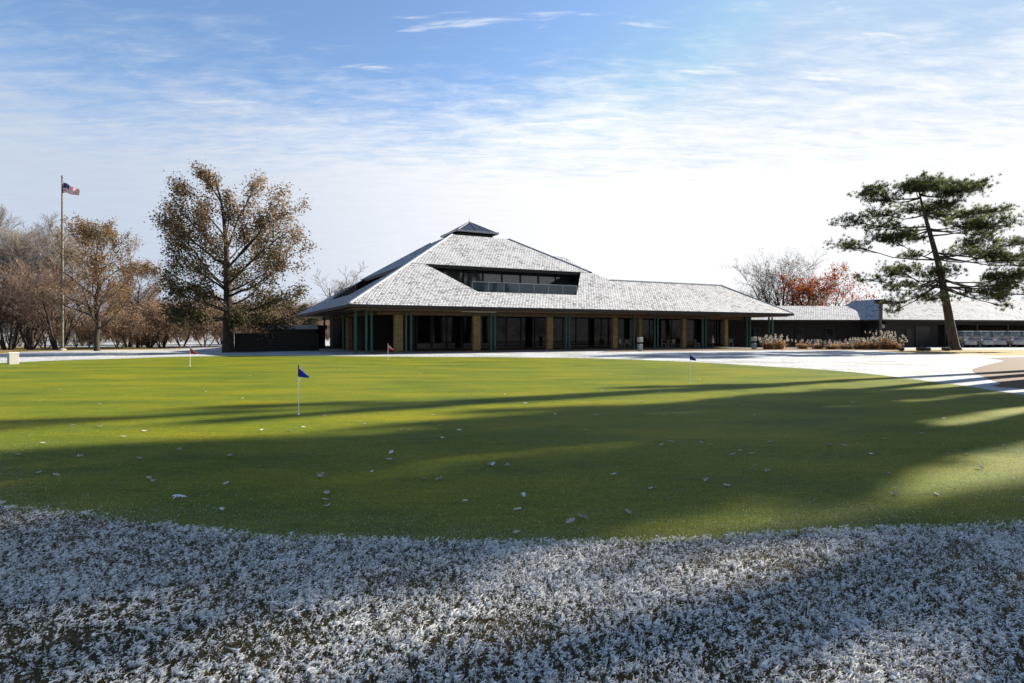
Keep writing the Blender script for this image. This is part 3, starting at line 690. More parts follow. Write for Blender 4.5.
# dark cedar
cx_, cy_ = lx(296,79)[:2]
CE = thing('cedar_tree', 'dark evergreen cedar between the oak and the clubhouse roof', 'tree', (cx_, cy_, 0))
t = Tree(51); 
t.b.tube([(0,0,-.1),(.05,0,2),(.1,0,4.6)], [.22,.16,.04], 8)
for i in range(26):
    z = 1.8+2.7*i/26; a = i*2.4; L = (3.1-1.6*((z-1.8)/2.7)**2)
    t.branch((.05,0,z), (math.cos(a), math.sin(a), .22), L, .05, 1, 2, .05, .6, 7, .34, .1, .3, 4)
t.leaves(9000, .2, .16, lambda p: .3+0*p[:,0], M['cedar'], CE); finish(t, CE, M['bark'], M['twig'])
# behind the roofs
bt = bare_tree('bare_tree', 'pale bare tree showing over the left slope of the clubhouse roof', 61, 13, 10, 'twig_grey', 3, None, None, lx(338,96), 7, .7, 3)
bt2 = bare_tree('bare_tree', 'bare spreading tree behind the low wing roof', 63, 15.2, 15.5, 'bark', 7, None, 'brush', lx(786,92), 7, .8, 3, 1500, lsize=.2)
rt = bare_tree('maple_tree', 'tree with red orange leaves behind the low wing, left of the lamp post', 67, 11.8, 12, 'bark', 4, None, 'redleaf', lx(817,88), 7, .9, 3, 7500, lsize=.26)

# the pine: trunk, limbs and flat pads of needle tufts
pxb, pyb = G(955.5, 350.2); MP = pyb/F
PINE = thing('pine_tree', 'leaning pine with flat layered boughs in front of the cart barn', 'tree', (pxb, pyb, 0))
def pl_(x, y, dep=0): return Vector(((x-955.5)*MP, dep, (350.2-y)*MP))
t = Tree(71)
tk = [pl_(955.5,352), pl_(954,345), pl_(949,318), pl_(944,290), pl_(938,262), pl_(931,237), pl_(925,216), pl_(921,200), pl_(918,188)]
t.b.tube(tk, [.62,.43,.36,.30,.25,.20,.14,.09,.04], 14, cap=False)
pads = [ # image centre, half width px, half height px, depth, share
 (868,190,16,8,0,1.3),(888,196,18,9,1.2,1.2),(905,187,20,9,-1,1.6),(930,185,22,9,.5,1.9),(952,193,20,10,-1.2,1.8),(940,205,22,10,1.5,1.6),(900,208,20,8,2,1.2),(925,198,18,12,-2.5,1.4),(960,210,16,8,2,1.1),
 (850,222,16,6,0,.9),(872,229,16,7,-1,1.0),(893,236,16,7,.8,1.1),(857,242,18,6,1,1.2),(885,241,18,6,-.8,1.0),(912,238,14,7,0,.7),
 (970,214,18,8,.5,1.3),(990,212,14,8,-.8,1.0),(975,228,20,8,-1.6,1.4),(1000,232,14,7,1.2,.9),(955,232,14,9,-2.4,1.0),(1010,242,18,7,0,1.2),(985,248,20,8,1.4,1.3),
 (1030,255,16,7,-.5,.9),(965,258,16,8,-2.2,1.1),(1000,262,20,8,-1,1.3),(1030,275,18,8,1,1.1),
 (985,278,20,9,-2,1.4),(1012,284,18,8,.8,1.2),(972,292,14,7,-2.8,.9),(995,296,16,7,-.2,1.2),(1030,295,16,7,-1.2,1.0),(1045,265,16,9,.4,.9),(1055,285,12,9,-.6,.7),
 (866,279,15,5,0,.8),(888,273,14,6,-1,1.0),(908,268,16,6,1,1.1),(928,274,14,8,-1.6,1.0),(900,285,15,5,.5,.8),(880,290,10,4,-.5,.5),(905,296,14,6,-1.2,1.0),(895,304,12,5,0,.8),(918,300,13,7,-2,.9),(893,313,10,3,.4,.45),
 (978,300,8,6,-2.4,.5),(985,308,7,4,-2.0,.35),(940,295,10,6,-2.8,.6),(940,250,12,7,2.8,.8),(955,270,14,8,3,1.0),(930,225,16,8,3.2,1.0),(938,230,14,8,-2.6,.9),(952,247,14,8,-2.2,.9),(945,282,12,7,2.6,.8),(925,210,16,8,-2,1.0)]
tuft = []
for (x, y, hw_, hh, dep, sh) in pads:
    c = pl_(x, y, dep*1.3)
    # limb from the trunk, attached a little below the pad
    j = min(range(len(tk)), key=lambda i: abs(tk[i].z-(c.z-.9)) if tk[i].z > 3 else 99); a = tk[j]
    if j+1 < len(tk): a = tk[j].lerp(tk[j+1], random.random()*.5)
    midp = a.lerp(c, .5)+Vector((0,0,-.35+random.uniform(-.2,.2)))
    t.b.tube([a, a.lerp(midp,.5)+Vector((0,0,-.05)), midp, midp.lerp(c,.6), c], [.085,.065,.045,.03,.018], 6, cap=False)
    hw_ *= 1.3; hh *= 1.15; n = int(125*sh*(hw_*hh/130)**.5)
    nb = max(6, n//9)
    for i in range(nb):
        a2 = random.uniform(0, 6.283); q2 = math.sqrt(random.random())
        e = c+Vector((math.cos(a2)*q2*hw_*MP, math.sin(a2)*q2*hw_*MP*.9, random.uniform(-.7,.8)*hh*MP*.6))
        st = midp.lerp(c, random.uniform(.3, 1)); t.tw.tube([st, st.lerp(e,.5)+Vector((0,0,-.08)), e], [.035,.022,.01], 3, cap=False)
        for m_ in range(n//nb):
            f = random.uniform(.55, 1.05); p = st.lerp(e, f)+Vector((random.gauss(0,.24), random.gauss(0,.24), random.gauss(.06,.22))); tuft.append(p)
print('tufts', len(tuft))
pos = np.array([tuple(p) for p in tuft]); n = len(pos)
TT = []; TTF = []
for i in range(16):
    a = i*2.399; zz = -.25+1.2*(i/15); hr = math.sqrt(max(.05, 1-min(zz,.98)**2)); d = np.array([math.cos(a)*hr, math.sin(a)*hr, zz]); side = np.array([-math.sin(a), math.cos(a), 0])*.13
    b0 = len(TT); TT += [tuple(-side*.6), tuple(side*.6), tuple(d+side*.5), tuple(d-side*.5)]; TTF.append((b0, b0+1, b0+2, b0+3))
Vv, Ff = scatter(TT, TTF, pos, rotmats(n, .4), rng.uniform(.15, .30, n))
tp = np.clip(.35+rng.normal(0,.2,n)+.5*(lattice(pos[:,0]+50,pos[:,2]*2+50,.6,9)-.5), 0, 1)
np_mesh('foliage', Vv, Ff, M['needle'], PINE, tint=np.repeat(tp, len(TT)))
t.b.build('trunk', M['barkpine'], PINE, smooth=True); t.tw.build('twigs', M['bark'], PINE, smooth=True)

# trees that stand beside the green, right of the frame, and shade it
SHN = 4200
sunaz = (math.cos(R(28.2)), math.sin(R(28.2)))
def rp_(r, p): return (r*sunaz[0]-p*sunaz[1], r*sunaz[1]+p*sunaz[0], 0)
SH = {}
for i, (r_, p_, rz, sc, kd) in enumerate(((40,11.9,1.0,(.9,.9,1.15),0),(33,9.7,2.2,(.9,.9,1.0),0),(35,11.0,2.7,(.9,.9,1.05),0),(30.5,8.6,.8,(.9,.9,1.0),0),(38,9.0,3.9,(1,1,1.1),0),
        (30,7.3,4.0,(1,1,1),0),(33.5,7.2,1.4,(1.1,1.1,1.15),0),(31.5,6.2,.4,(1,1,1.05),1),(37.5,8.0,1.9,(1,1,1.1),0),(28,6.0,2.9,(1,1,.95),0),(37,6.6,5.5,(1,1,1.05),1),(35,3.3,3.3,(1,1,1.0),1),(27,4.2,1.2,(1,1,.95),1),(30,1.6,5.0,(1.05,1.05,1.1),1),(32,3.9,.9,(1.1,1.1,1.15),1),(33,2.2,2.0,(1.1,1.1,1.1),1),(25,-.8,.5,(1.1,1.1,.9),1),(31,5.2,4.6,(1,1,1),1))):
    lab = 'slender %s tree out of view past the right edge that shades the green' % ('leafy', 'sparse')[kd]
    if kd not in SH:
        SH[kd] = bare_tree('shade_tree', lab, 81+kd, 19, 5.4, 'twig', 1, 'shade trees right of the green', 'oakleaf', rp_(r_, p_), 7, .55, 3, (7800, 4300)[kd], lsize=(.22, .13)[kd], bare=.42); SH[kd].scale = sc
    else: dup(SH[kd], rp_(r_, p_), rz, lab, sc)

# far woods and brush (nobody could count them)
def brush_band(name, label, xs, ys, hs, n_each, matname, twig_n=22, lsize=.3):
    pos = []; tw = MB(); V = []; Fq = []
    N = len(xs); base = np.stack([xs, ys, np.zeros(N)], 1)
    k = twig_n; b = np.repeat(base, k, 0); hh = np.repeat(hs, k)*rng.uniform(.55, 1.05, N*k)
    dirs = rng.normal(0, .30, (N*k, 2)); tip = b+np.stack([dirs[:,0]*hh, dirs[:,1]*hh, hh], 1)
    st = b+(tip-b)*rng.uniform(0, .35, (N*k, 1))
    wd = np.stack([np.full(N*k, .03), np.zeros(N*k), np.zeros(N*k)], 1)*(np.repeat(hs, k)/6)[:, None]
    Vt = np.stack([st-wd, st+wd, tip], 1).reshape(-1, 3)
    m = n_each; bl = np.repeat(base, m, 0); hl = np.repeat(hs, m)
    zz = rng.random(N*m)**1.1; rad = np.sqrt(rng.random(N*m))*hl*.5*np.sqrt(1.02-zz**2); an = rng.uniform(0, 6.283, N*m)
    lp = bl+np.stack([np.cos(an)*rad, np.sin(an)*rad, zz*hl], 1)
    Tq = [(-.5,0,0),(.1,-.3,0),(.5,0,0)]; Vl, Fl = scatter(Tq, [(0,1,2)], lp, rotmats(N*m), rng.uniform(.6,1.3,N*m)*lsize)
    Vall = np.concatenate([Vt, Vl]); Ft = np.arange(N*k*3).reshape(-1, 3); Fall = np.concatenate([Ft, Fl+len(Vt)])
    tint = np.concatenate([np.repeat(rng.uniform(0,.5,N*k), 3), np.repeat(np.clip(.4+rng.normal(0,.22,N*m)+np.repeat(rng.normal(0,.3,N), m), 0, 1), 3)])
    o = np_mesh(name, Vall, Fall, M[matname], tint=tint); return tag(o, label, 'woodland', kind='stuff')
N = 90; px = rng.uniform(-160, 175, N); D = rng.uniform(64, 90, N)
brush_band('underbrush', 'tangled brown underbrush filling the wood edge behind the flagpole', (px-512)/F*D, D, rng.uniform(1.6, 4.8, N), 260, 'brush', 90, .16)
N = 90; px = rng.uniform(60, 340, N); D = rng.uniform(104, 150, N)
brush_band('far_thicket', 'hazy brown thicket beyond the snowy lawn behind the oak', (px-512)/F*D, D, rng.uniform(5, 9.5, N), 420, 'brush', 70, .3)
N = 420; an = rng.uniform(0, 2*np.pi, N); rad = rng.uniform(150, 215, N)
xs = np.cos(an)*rad; ys = np.sin(an)*rad+30
brush_band('distant_woods', 'distant leafless woods around the golf course', xs, ys, rng.uniform(8, 13, N), 150, 'brush', 24, .8)

# ------------------------------------------------------------------ flagpole
fx, fy = G(62.3, 350.4); fh = 1.6+(333-178)/F*fy
FP = thing('flagpole', 'tall grey flagpole flying a striped flag in front of the wood edge', 'flagpole', (fx, fy, 0))
b = MB(); b.tube([(0,0,0),(0,0,fh*.5),(0,0,fh)], [.13,.11,.07], 12); b.build('pole', M['steel'], FP)
b = MB(); b.tube([(0,0,0),(0,0,.12),(0,0,.2)], [.34,.3,.15], 14); b.build('base', M['concrete'], FP)
b = MB(); b.tube([(0,0,fh),(0,0,fh+.08),(0,0,fh+.18),(0,0,fh+.24)], [.04,.12,.12,.03], 10); b.build('finial', M['metal_grey'], FP)
NXF, NZF = 26, 13; V = []; Fq = []; mi = []
L = 1.55; Hh = .92
for i in range(NXF+1):
    u = i/NXF
    for j in range(NZF+1):
        v = j/NZF
        sag = -.7*u**1.15; sq = 1-.42*u
        V.append((.09+L*u*.93, .16*math.sin(u*8+v*1.3)*u**.5+.05*math.sin(u*17), fh-.42+sag-(v*Hh*sq)+.05*math.sin(u*9)))
for i in range(NXF):
    for j in range(NZF):
        a = i*(NZF+1)+j; Fq.append((a, a+NZF+1, a+NZF+2, a+1))
        mi.append(2 if (i < 10 and j < 7) else (0 if j % 2 == 0 else 1))
me = bpy.data.meshes.new('flag'); me.from_pydata(V, [], Fq)
for m in (M['redflag'], M['white'], simple('navy_canton', (.012,.018,.09), (.01,.014,.07), 5, .8)): me.materials.append(m)
me.polygons.foreach_set('material_index', mi); fo = bpy.data.objects.new('flag', me); COL.objects.link(fo); fo.parent = FP
st = MB()                                            # white stars of the canton
for r_ in range(5):
    for c_ in range(6):
        i, j = .9+c_*1.55, .8+r_*1.25; u = i/NXF; v = j/NZF
        sag = -.7*u**1.15; sq = 1-.42*u
        p = Vector((.09+L*u*.93, .16*math.sin(u*8+v*1.3)*u**.5+.05*math.sin(u*17), fh-.42+sag-(v*Hh*sq)+.05*math.sin(u*9)))
        for sy in (-.004, .004):
            st.face([(p.x+.02*(1 if k_ % 2 == 0 else .4)*math.sin(k_*math.pi/5), p.y+sy, p.z+.02*(1 if k_ % 2 == 0 else .4)*math.cos(k_*math.pi/5)) for k_ in range(10)])
st.build('stars', M['white'], fo)

# golf flags
def golf_flag(px, py, colour, label, stripe=False, k=1.0):
    x, y = G(px, py); FG = thing('practice_flag', label, 'golf flag', (x, y, .008), 0, 'practice flags on the putting green')
    b = MB(); b.tube([(0,0,0),(0,0,.74)], [.009,.008], 8); b.build('pole', M['white'], FG)
    b = MB(); b.tube([(0,0,.741),(0,0,.972)], [.010,.010], 8); b.build('pole_tip', M['metal_dark'] if colour == 'blueflag' else M['white'], FG)
    b = MB(); b.tube([(0,0,.0),(0,0,.003)], [.03,.03], 16); b.tube([(0,0,.004),(0,0,.02)], [.02,.014], 10); b.build('cup', M['white'], FG)
    V = []; Fq = []; mi = []; n = 10
    for i in range(n+1):
        u = i/n
        for j in range(5):
            v = j/4; z1 = .955-.19*u*1.05*k; z0 = .955-.22*k-.02*u
            V.append((.01+.19*k*u, .018*math.sin(u*7)*u, z0+(z1-z0)*v))
    for i in range(n):
        for j in range(4):
            a = i*5+j; Fq.append((a, a+5, a+6, a+1)); mi.append(1 if (j == 3 if not stripe else j == 2) else 0)
    me = bpy.data.meshes.new('pennant'); me.from_pydata(V, [], Fq); me.materials.append(M[colour]); me.materials.append(M['white'])
    me.polygons.foreach_set('material_index', mi); o = bpy.data.objects.new('pennant', me); COL.objects.link(o); o.parent = FG
golf_flag(298.5, 415, 'blueflag', 'nearest practice flag, blue pennant with white edge, at the start of the shade')
golf_flag(690, 383.5, 'blueflag', 'smaller blue practice flag on the right half of the green')
golf_flag(190, 366.5, 'redflag', 'red practice flag at the far left of the green before the oak', False, 1.6)
golf_flag(388, 359.8, 'redflag', 'red and white striped practice flag in front of the first stone pier', True, 1.7)

# ------------------------------------------------------------------ small furniture
bx_, by_ = G(13, 364.3)
MK = thing('utility_box', 'low pale box at the left edge of the green', 'utility box', (bx_, by_, 0), R(-38))
b = MB(); b.box(-.2,.2,-.2,.2,0,.56); b.build('body', M['cream'], MK, bevel=.015); b = MB(); b.box(-.22,.22,-.22,.22,.561,.6); b.build('lid', M['white'], MK, bevel=.01)
b = MB(); b.box(-.2085,-.201,-.15,.15,.06,.5); b.build('door', M['metal_dark'], MK)  # no real door: dark plate standing in for shade on the left face
LP = thing('lamp_post', 'tall lamp post with two boxy heads left of the leaning pine', 'lamp post', (*lx(880.5,64)[:2], 0))
b = MB(); b.box(-.1,.1,-.1,.1,0,5.05); b.build('pole', M['steel'], LP)
b = MB(); b.box(-.62,.62,-.04,.04,5.06,5.14); b.build('arm', M['metal_dark'], LP)
for sx in (-.55, .2):
    b = MB(); b.box(sx, sx+.42, -.22, .22, 4.72, 5.055); ho = b.build('lamp_head', M['metal_dark'], LP, bevel=.01)
    b = MB(); b.box(sx+.05, sx+.37, -.18, .18, 4.69, 4.718); b.build('lens', M['flashing'], ho)
def bin_(px, py, label):
    x, y = G(px, py); o = thing('litter_bin', label, 'bin', (x, y, 0), TH, 'bins by the veranda posts')
    b = MB(); b.box(-.17,.17,-.17,.17,.02,.62); b.build('body', M['greyplastic'], o, bevel=.02)
    b = MB(); b.box(-.14,.14,-.14,.14,.621,.8); b.build('opening', M['black'], o)
    b = MB(); b.box(-.19,.19,-.19,.19,.801,1.22); b.build('hood', M['cream'], o, bevel=.03)
bin_(640, 351.2, 'pale two tier bin in front of the greenish pier'); bin_(754, 349.4, 'pale bin beside the first ornamental grass clump')
# patio tables and chairs under the eave
def local(s, t): return (C0[0]+ca*s-sa*t, C0[1]+sa*s+ca*t, .06)
CH0 = thing('patio_chair', 'metal patio chair under the eave near the fourth pier', 'chair', local(s_at(622,5.2),5.2), TH+.4, 'patio chairs under the eave')
b = MB(); b.box(-.23,.23,-.23,.23,.42,.46); b.build('seat', M['greyplastic'], CH0); b = MB(); b.box(-.23,.23,.2,.24,.5,.9); b.build('backrest', M['greyplastic'], CH0)
for sx in (-.2,.2):
    for sy in (-.2,.2):
        b = MB(); b.box(sx-.02,sx+.02,sy-.02,sy+.02,0,.419 if sy < 0 else .5); b.build('leg', M['metal_grey'], CH0)
for px, t_, r_, lab in ((628,6.0,2.0,'patio chair turned sideways near the fourth pier'),(664,5.4,.8,'left patio chair between the fifth and sixth piers'),(672,5.9,3.4,'right patio chair between the fifth and sixth piers'),(697,5.6,1.2,'patio chair just right of the sixth pier'),(731,5.8,2.2,'patio chair just right of the last pier')):
    dup(CH0, local(s_at(px,t_),t_), TH+r_, lab)
TB = thing('patio_table', 'round patio table between the fifth and sixth piers', 'table', local(s_at(668,6.2),6.2), 0, 'patio tables')
b = MB(); b.tube([(0,0,.7),(0,0,.74)], [.5,.5], 20); b.build('tabletop', M['greyplastic'], TB); b = MB(); b.tube([(0,0,0),(0,0,.03),(0,0,.05),(0,0,.7)], [.28,.28,.04,.04], 12); b.build('leg', M['metal_grey'], TB)
UM = thing('closed_parasol', 'small closed white parasol between the last two piers', 'parasol', local(s_at(713,5.6),5.6), 0)
b = MB(); b.tube([(0,0,0),(0,0,1.3)], [.02,.02], 8); b.build('pole', M['metal_grey'], UM); b = MB(); b.tube([(0,0,.45),(0,0,.8),(0,0,1.25)], [.16,.1,.02], 9); b.build('canopy', M['white'], UM)
# logs
for px, wdt, lab in ((923.5,1.15,'long dark log lying left of the pine trunk'),(946,.55,'short dark log lying against the pine trunk base'),(901,.35,'dark stump at the end of the ornamental grasses')):
    x, y = G(px, 351); o = thing('log', lab, 'log', (x, y, 0), 0, 'logs under the pine')
    b = MB(); n = 7; b.tube([(-wdt/2+wdt*i/n, .03*math.sin(i*2), .17+.02*math.sin(i*1.7)) for i in range(n+1)], [.15+.02*math.sin(i*2.3) for i in range(n+1)], 10, cap=False); b.build('bark', M['bark'], o, smooth=True)
    for sx in (-1, 1):
        b = MB(); b.tube([(sx*(wdt/2-.03),.0,.17),(sx*(wdt/2-.01),.0,.17)], [.145,.145], 10); b.build('cut_end', M['mulch'], o)

# mulch bed and ornamental grasses
g = MB(); mb_ = [G(600,351.8),G(680,351.3),G(745,350.4),G(800,350.2),G(905,350.6),G(905,348.6),G(820,347.4),G(760,347.6),G(690,349.2),G(610,350.8)]
g.face([(x, y, .007) for x, y in mb_]); tag(g.build('mulch_bed', M['mulch']), kind='structure')
def grass_clump(px, py, w, h, label, seed, nblade=420, plumes=34):
    x, y = G(px, py); o = thing('ornamental_grass', label, 'ornamental grass', (x, y, 0), 0, 'ornamental grass clumps along the low wing')
    n = nblade; a = rng.uniform(0, 6.283, n); q_ = rng.uniform(.05, 1.15, n); ln = rng.uniform(.45, 1, n)*h*.9*(1.1-.35*q_); out = q_*w/2; b0 = rng.normal(0, w*.12, (n, 2))
    V = []; Fq = []
    ts = np.array([0,.35,.7,1.0]); hz = np.array([0,.55,.85,.72]); wd = np.array([.016,.018,.014,.002])
    for k_ in range(4):
        cxy = b0+np.stack([np.cos(a), np.sin(a)], 1)*(out*ts[k_]**1.6)[:, None]; sd = np.stack([-np.sin(a), np.cos(a)], 1)*wd[k_]
        z_ = ln*hz[k_]
        V.append(np.concatenate([cxy-sd, z_[:, None]], 1)); V.append(np.concatenate([cxy+sd, z_[:, None]], 1))
    V = np.stack(V, 1); base = (np.arange(n)*8)[:, None, None]; Tf = np.array([(0,1,3,2),(2,3,5,4),(4,5,7,6)])[None]
    tint = np.repeat(np.clip(rng.normal(.45,.25,n),0,1), 8)
    np_mesh('blades', V.reshape(-1,3), (Tf+base).reshape(-1,4), M['straw'], o, tint=tint)
    if plumes:
        n = plumes*14; st_ = rng.normal(0, w*.36, (plumes, 2)); pz = rng.uniform(.65, 1.3, plumes)*h
        pp_ = np.repeat(np.concatenate([st_, pz[:, None]], 1), 14, 0); pp_[:, 2] -= rng.random(n)*.28; pp_[:, :2] += rng.normal(0, .035, (n, 2))
        Vv, Ff = scatter([(-.5,0,0),(0,-.3,0),(.5,0,0),(0,.3,0)], [(0,1,2,3)], pp_, rotmats(n), rng.uniform(.06,.12,n))
        np_mesh('plumes', Vv, Ff, M['plume'], o, tint=np.repeat(rng.random(n), 4))
        sm = MB()
        for (q, zz) in zip(st_, pz): sm.beam((q[0]*.5, q[1]*.5, 0), (q[0], q[1], zz), .012, .012)
        sm.build('stalks', M['twig'], o)
for i, (px, py, w, h, lab, pn) in enumerate(((768,349.3,1.6,1.15,'tan ornamental grass clump with pale plumes right of the second bin',40),(779,349.2,1.7,1.2,'second ornamental grass clump from the bin, full of pale plumes',40),
    (803,348.9,1.5,.8,'low thin grass clump left of centre along the low wing',14),(818,349.0,1.6,.8,'low grass clump below the shaded roof corner',26),(832,349.2,1.9,.75,'wide low orange grass clump without tall plumes',20),(846,349.2,1.9,.8,'flat tan grass clump between two wider ones',26),
    (860,349.2,2.0,.95,'tan grass clump just left of the lamp post',40),(873,349.4,2.1,1.05,'broad orange tan grass clump at the lamp post',40),(886,349.4,1.9,1.45,'tallest plumed grass clump right of the lamp post',60),(895,349.6,1.4,.95,'last tan grass clump at the end of the bed',20))):
    grass_clump(px, py, w, h, lab, i, plumes=pn)

# ------------------------------------------------------------------ golf carts
CG = thing('golf_cart', 'golf cart with white roof parked in the front row', 'golf cart', (0,0,0), 0, 'golf carts parked in front of the barn')
b = MB()
prof = [(-1.15,.32),(-1.15,.72),(-.55,.78),(-.5,.5),(.45,.42),(.62,.85),(.95,.82),(1.2,.6),(1.2,.32)]
nn = len(prof)
L_ = [(x,-.55,z) for x, z in prof]; R_ = [(x,.55,z) for x, z in prof]
b.face(L_); b.face(R_[::-1])
for i in range(nn):
    j = (i+1) % nn; b.face([L_[j], L_[i], R_[i], R_[j]])
b.build('body', M['cream'], CG, bevel=.03)
b = MB(); b.box(-.95,.55,-.56,.56,1.76,1.82); b.build('roof', M['white'], CG, bevel=.02)
for sx, zt in ((-.85,.75),(.5,.82)):
    for sy in (-.5,.5):
        p = MB(); p.beam((sx+(.2 if sx > 0 else 0), sy, zt), (sx, sy, 1.758), .035, .035); p.build('roof_post', M['black'], CG)
b = MB(); b.box(-.52,0,-.5,.5,.66,.8); b.build('seat', M['cream'], CG, bevel=.03); b = MB(); b.box(-.62,-.53,-.5,.5,.85,1.2); b.build('backrest', M['cream'], CG, bevel=.03)
b = MB(); b.face([(.72,-.5,.86),(.72,.5,.86),(.55,.5,1.7),(.55,-.5,1.7)]); b.face([(.73,.5,.86),(.73,-.5,.86),(.56,-.5,1.7),(.56,.5,1.7)]); b.build('windshield', M['clear'], CG)
b = MB(); b.tube([(.35,.25,1.02),(.38,.25,.99)], [.17,.17], 14); b.build('steering_wheel', M['black'], CG)
b = MB(); b.box(-1.1,-.75,-.45,.45,.79,1.35); b.build('bag_rack', M['black'], CG, bevel=.04)
for sx in (-.75,.82):
    for sy in (-1, 1):
        y0 = sy*.46; p = MB(); p.tube([(sx,y0,.23),(sx,y0+sy*.17,.23)], [.23,.23], 16); w_ = p.build('wheel', M['black'], CG)
        p = MB(); p.tube([(sx,y0+sy*.171,.23),(sx,y0+sy*.18,.23)], [.12,.1], 12); p.build('rim', M['white'], w_)
for sy in (-.38,.38):
    p = MB(); p.box(1.16,1.21,sy-.07,sy+.07,.58,.66); p.build('headlight', M['flashing'], CG)
def cart_pos(px, D): return ((px-512)/F*D, D, 0)
CG.location = cart_pos(966, 66.5); CG.rotation_euler = (0,0,R(-105)); CG['label'] = 'first golf cart of the front row, just right of the pine trunk'
for i in range(1, 9):
    px = 966+i*15.2; dup(CG, cart_pos(px, 66.5+i*.35), R(-105+random.uniform(-12, 12)), 'golf cart in the front row, place %d from the pine trunk, white roof' % (i+1))
for i in range(9):
    px = 959+i*15.2; dup(CG, cart_pos(px, 69.4+i*.35), R(-105+random.uniform(-10, 10)), 'golf cart in the back row under the barn roof, place %d from the pine trunk' % (i+1))

# ------------------------------------------------------------------ fallen leaves on the green
def leaf_mesh(seed, curl):
    r = random.Random(seed); pts = []; nl = 5
    out = [(0,-.5,)]; 
    prof = [(.03,-.5),(.04,-.36),(.2,-.3),(.10,-.2),(.3,-.08),(.12,.02),(.30,.18),(.12,.22),(.18,.4),(.0,.5)]
    V = []
    for x, y in prof: V.append((x*r.uniform(.85,1.15), y, 0))
    Lf = [(-x*r.uniform(.85,1.15), y, 0) for x, y, _ in V[:-1]]
    mid = [(0, y, 0) for _, y in prof]
    VV = []; 
    def bend(p): x, y, _ = p; return (x, y, curl*(x*x*2.2+.5*(y+.1)**2)+r.uniform(0,.03))
    n = len(prof); VV += [bend(p) for p in mid] + [bend(p) for p in V[:-1]] + [bend(p) for p in Lf]
    Fq = []
    for i in range(n-2):
        Fq.append((i, n+i, n+i+1, i+1)); Fq.append((i, i+1, n+(n-1)+i+1, n+(n-1)+i))
    Fq.append((n-2, n+n-2, n-1)); Fq.append((n-2, n-1, n+(n-1)+n-2))
    me = bpy.data.meshes.new('fallen_leaf'); me.from_pydata(VV, [], Fq); me.materials.append(M['leafdead'])
    a = me.attributes.new('tint', 'FLOAT', 'POINT'); a.data.foreach_set('value', [min(1, max(0, r.gauss((.75,.5,.3,.7,.95,.25)[seed],.2))) for _ in VV])
    return me
LMs = [leaf_mesh(i, c) for i, c in enumerate((.9, 1.3, 1.6, .6, -.9, 1.5))]
big = [(180,500,.155,4,'large snow covered leaf hump on the left of the green near the frosted rim'),(327,495,.11,1,'upper leaf of the trio on the left half of the shaded green'),(325,501,.08,3,'middle small leaf of the trio on the left half'),(327,508,.1,0,'lowest leaf of the trio on the left half, near the rim'),
 (222,511,.09,3,'pale curled leaf right of the snow covered leaf hump'),(149,480,.1,1,'frosted leaf above the snow covered hump'),(153,483,.09,2,'second frosted leaf beside another above the snow covered hump'),(39,474,.09,0,'frosted leaf near the left edge of the green'),
 (570,524,.11,1,'brown leaf of the pair near the centre of the rim'),(583,520,.11,5,'curled brown leaf of the pair near the centre of the rim'),(628,515,.1,2,'white leaf right of the brown pair near the rim'),(810,535,.15,5,'long curled brown leaf lying on the rim of the green at the right'),
 (465,505,.07,4,'small white leaf at the lower middle of the green'),(517,511,.09,3,'flat pale leaf left of the brown pair'),(524,497,.09,0,'pale leaf at the middle of the green above the rim'),(516,535,.09,1,'frosted leaf touching the rim in the middle')]
small = [(20,422),(72,427),(100,428),(145,432),(124,438),(43,444),(79,458),(57,477),(18,456),(206,392),(204,389),(243,399),(262,431),(290,432),(304,428),(325,417),(361,423),(365,425),(382,423),(401,431),(409,431),(440,427),(459,431),(442,439),(391,454),(389,461),(372,473),(320,477),(226,485),(230,457),(140,460),(179,451),
 (493,466),(507,467),(505,395),(424,480),(439,481),(433,416),(489,466),(320,478),(345,393),(526,404),(602,391),(555,415),(600,416),(642,402),(640,410),(673,414),(737,405),(754,416),(765,420),(807,424),(660,442),(672,443),(661,446),(702,444),(711,446),(740,452),(733,456),(752,455),(767,473),(830,446),(845,447),(871,455),(884,440),(922,435),(948,455),(967,456),(981,470),(1003,447),(888,475),(895,496),(937,496),(706,482),(727,487),(613,476),(651,490),(586,431),(595,416),(769,443),(944,419),(900,400),(853,404),(560,398),(470,385),(420,374),(300,380),(250,376),(120,385),(60,390),(100,405),(40,402),(660,392),(700,380),(820,392),(610,375),(540,372),(340,370)]
k_ = 0
def add_leaf(px, py, size, mi, label):
    x, y = G(px, py); o = bpy.data.objects.new('fallen_leaf', LMs[mi]); COL.objects.link(o)
    sc = size; o.scale = (sc, sc, sc*.8); o.rotation_euler = (random.uniform(-.2,.2), random.uniform(-.25,.25), random.uniform(0,6.28))
    o.location = (x, y, .016 if mi != 4 else .05); tag(o, label, 'leaf', 'leaves lying on the putting green')
for px, py, sz, mi, lab in big: add_leaf(px, py, sz, mi, lab)
for px, py in small:
    zone = 'sunlit far part' if py < 400 else ('shaded right half' if px > 512 else 'shaded left half')
    add_leaf(px, py, random.uniform(.075, .115), random.choice((0,1,2,3,5)), 'small frosted leaf lying on the %s of the putting green' % zone)

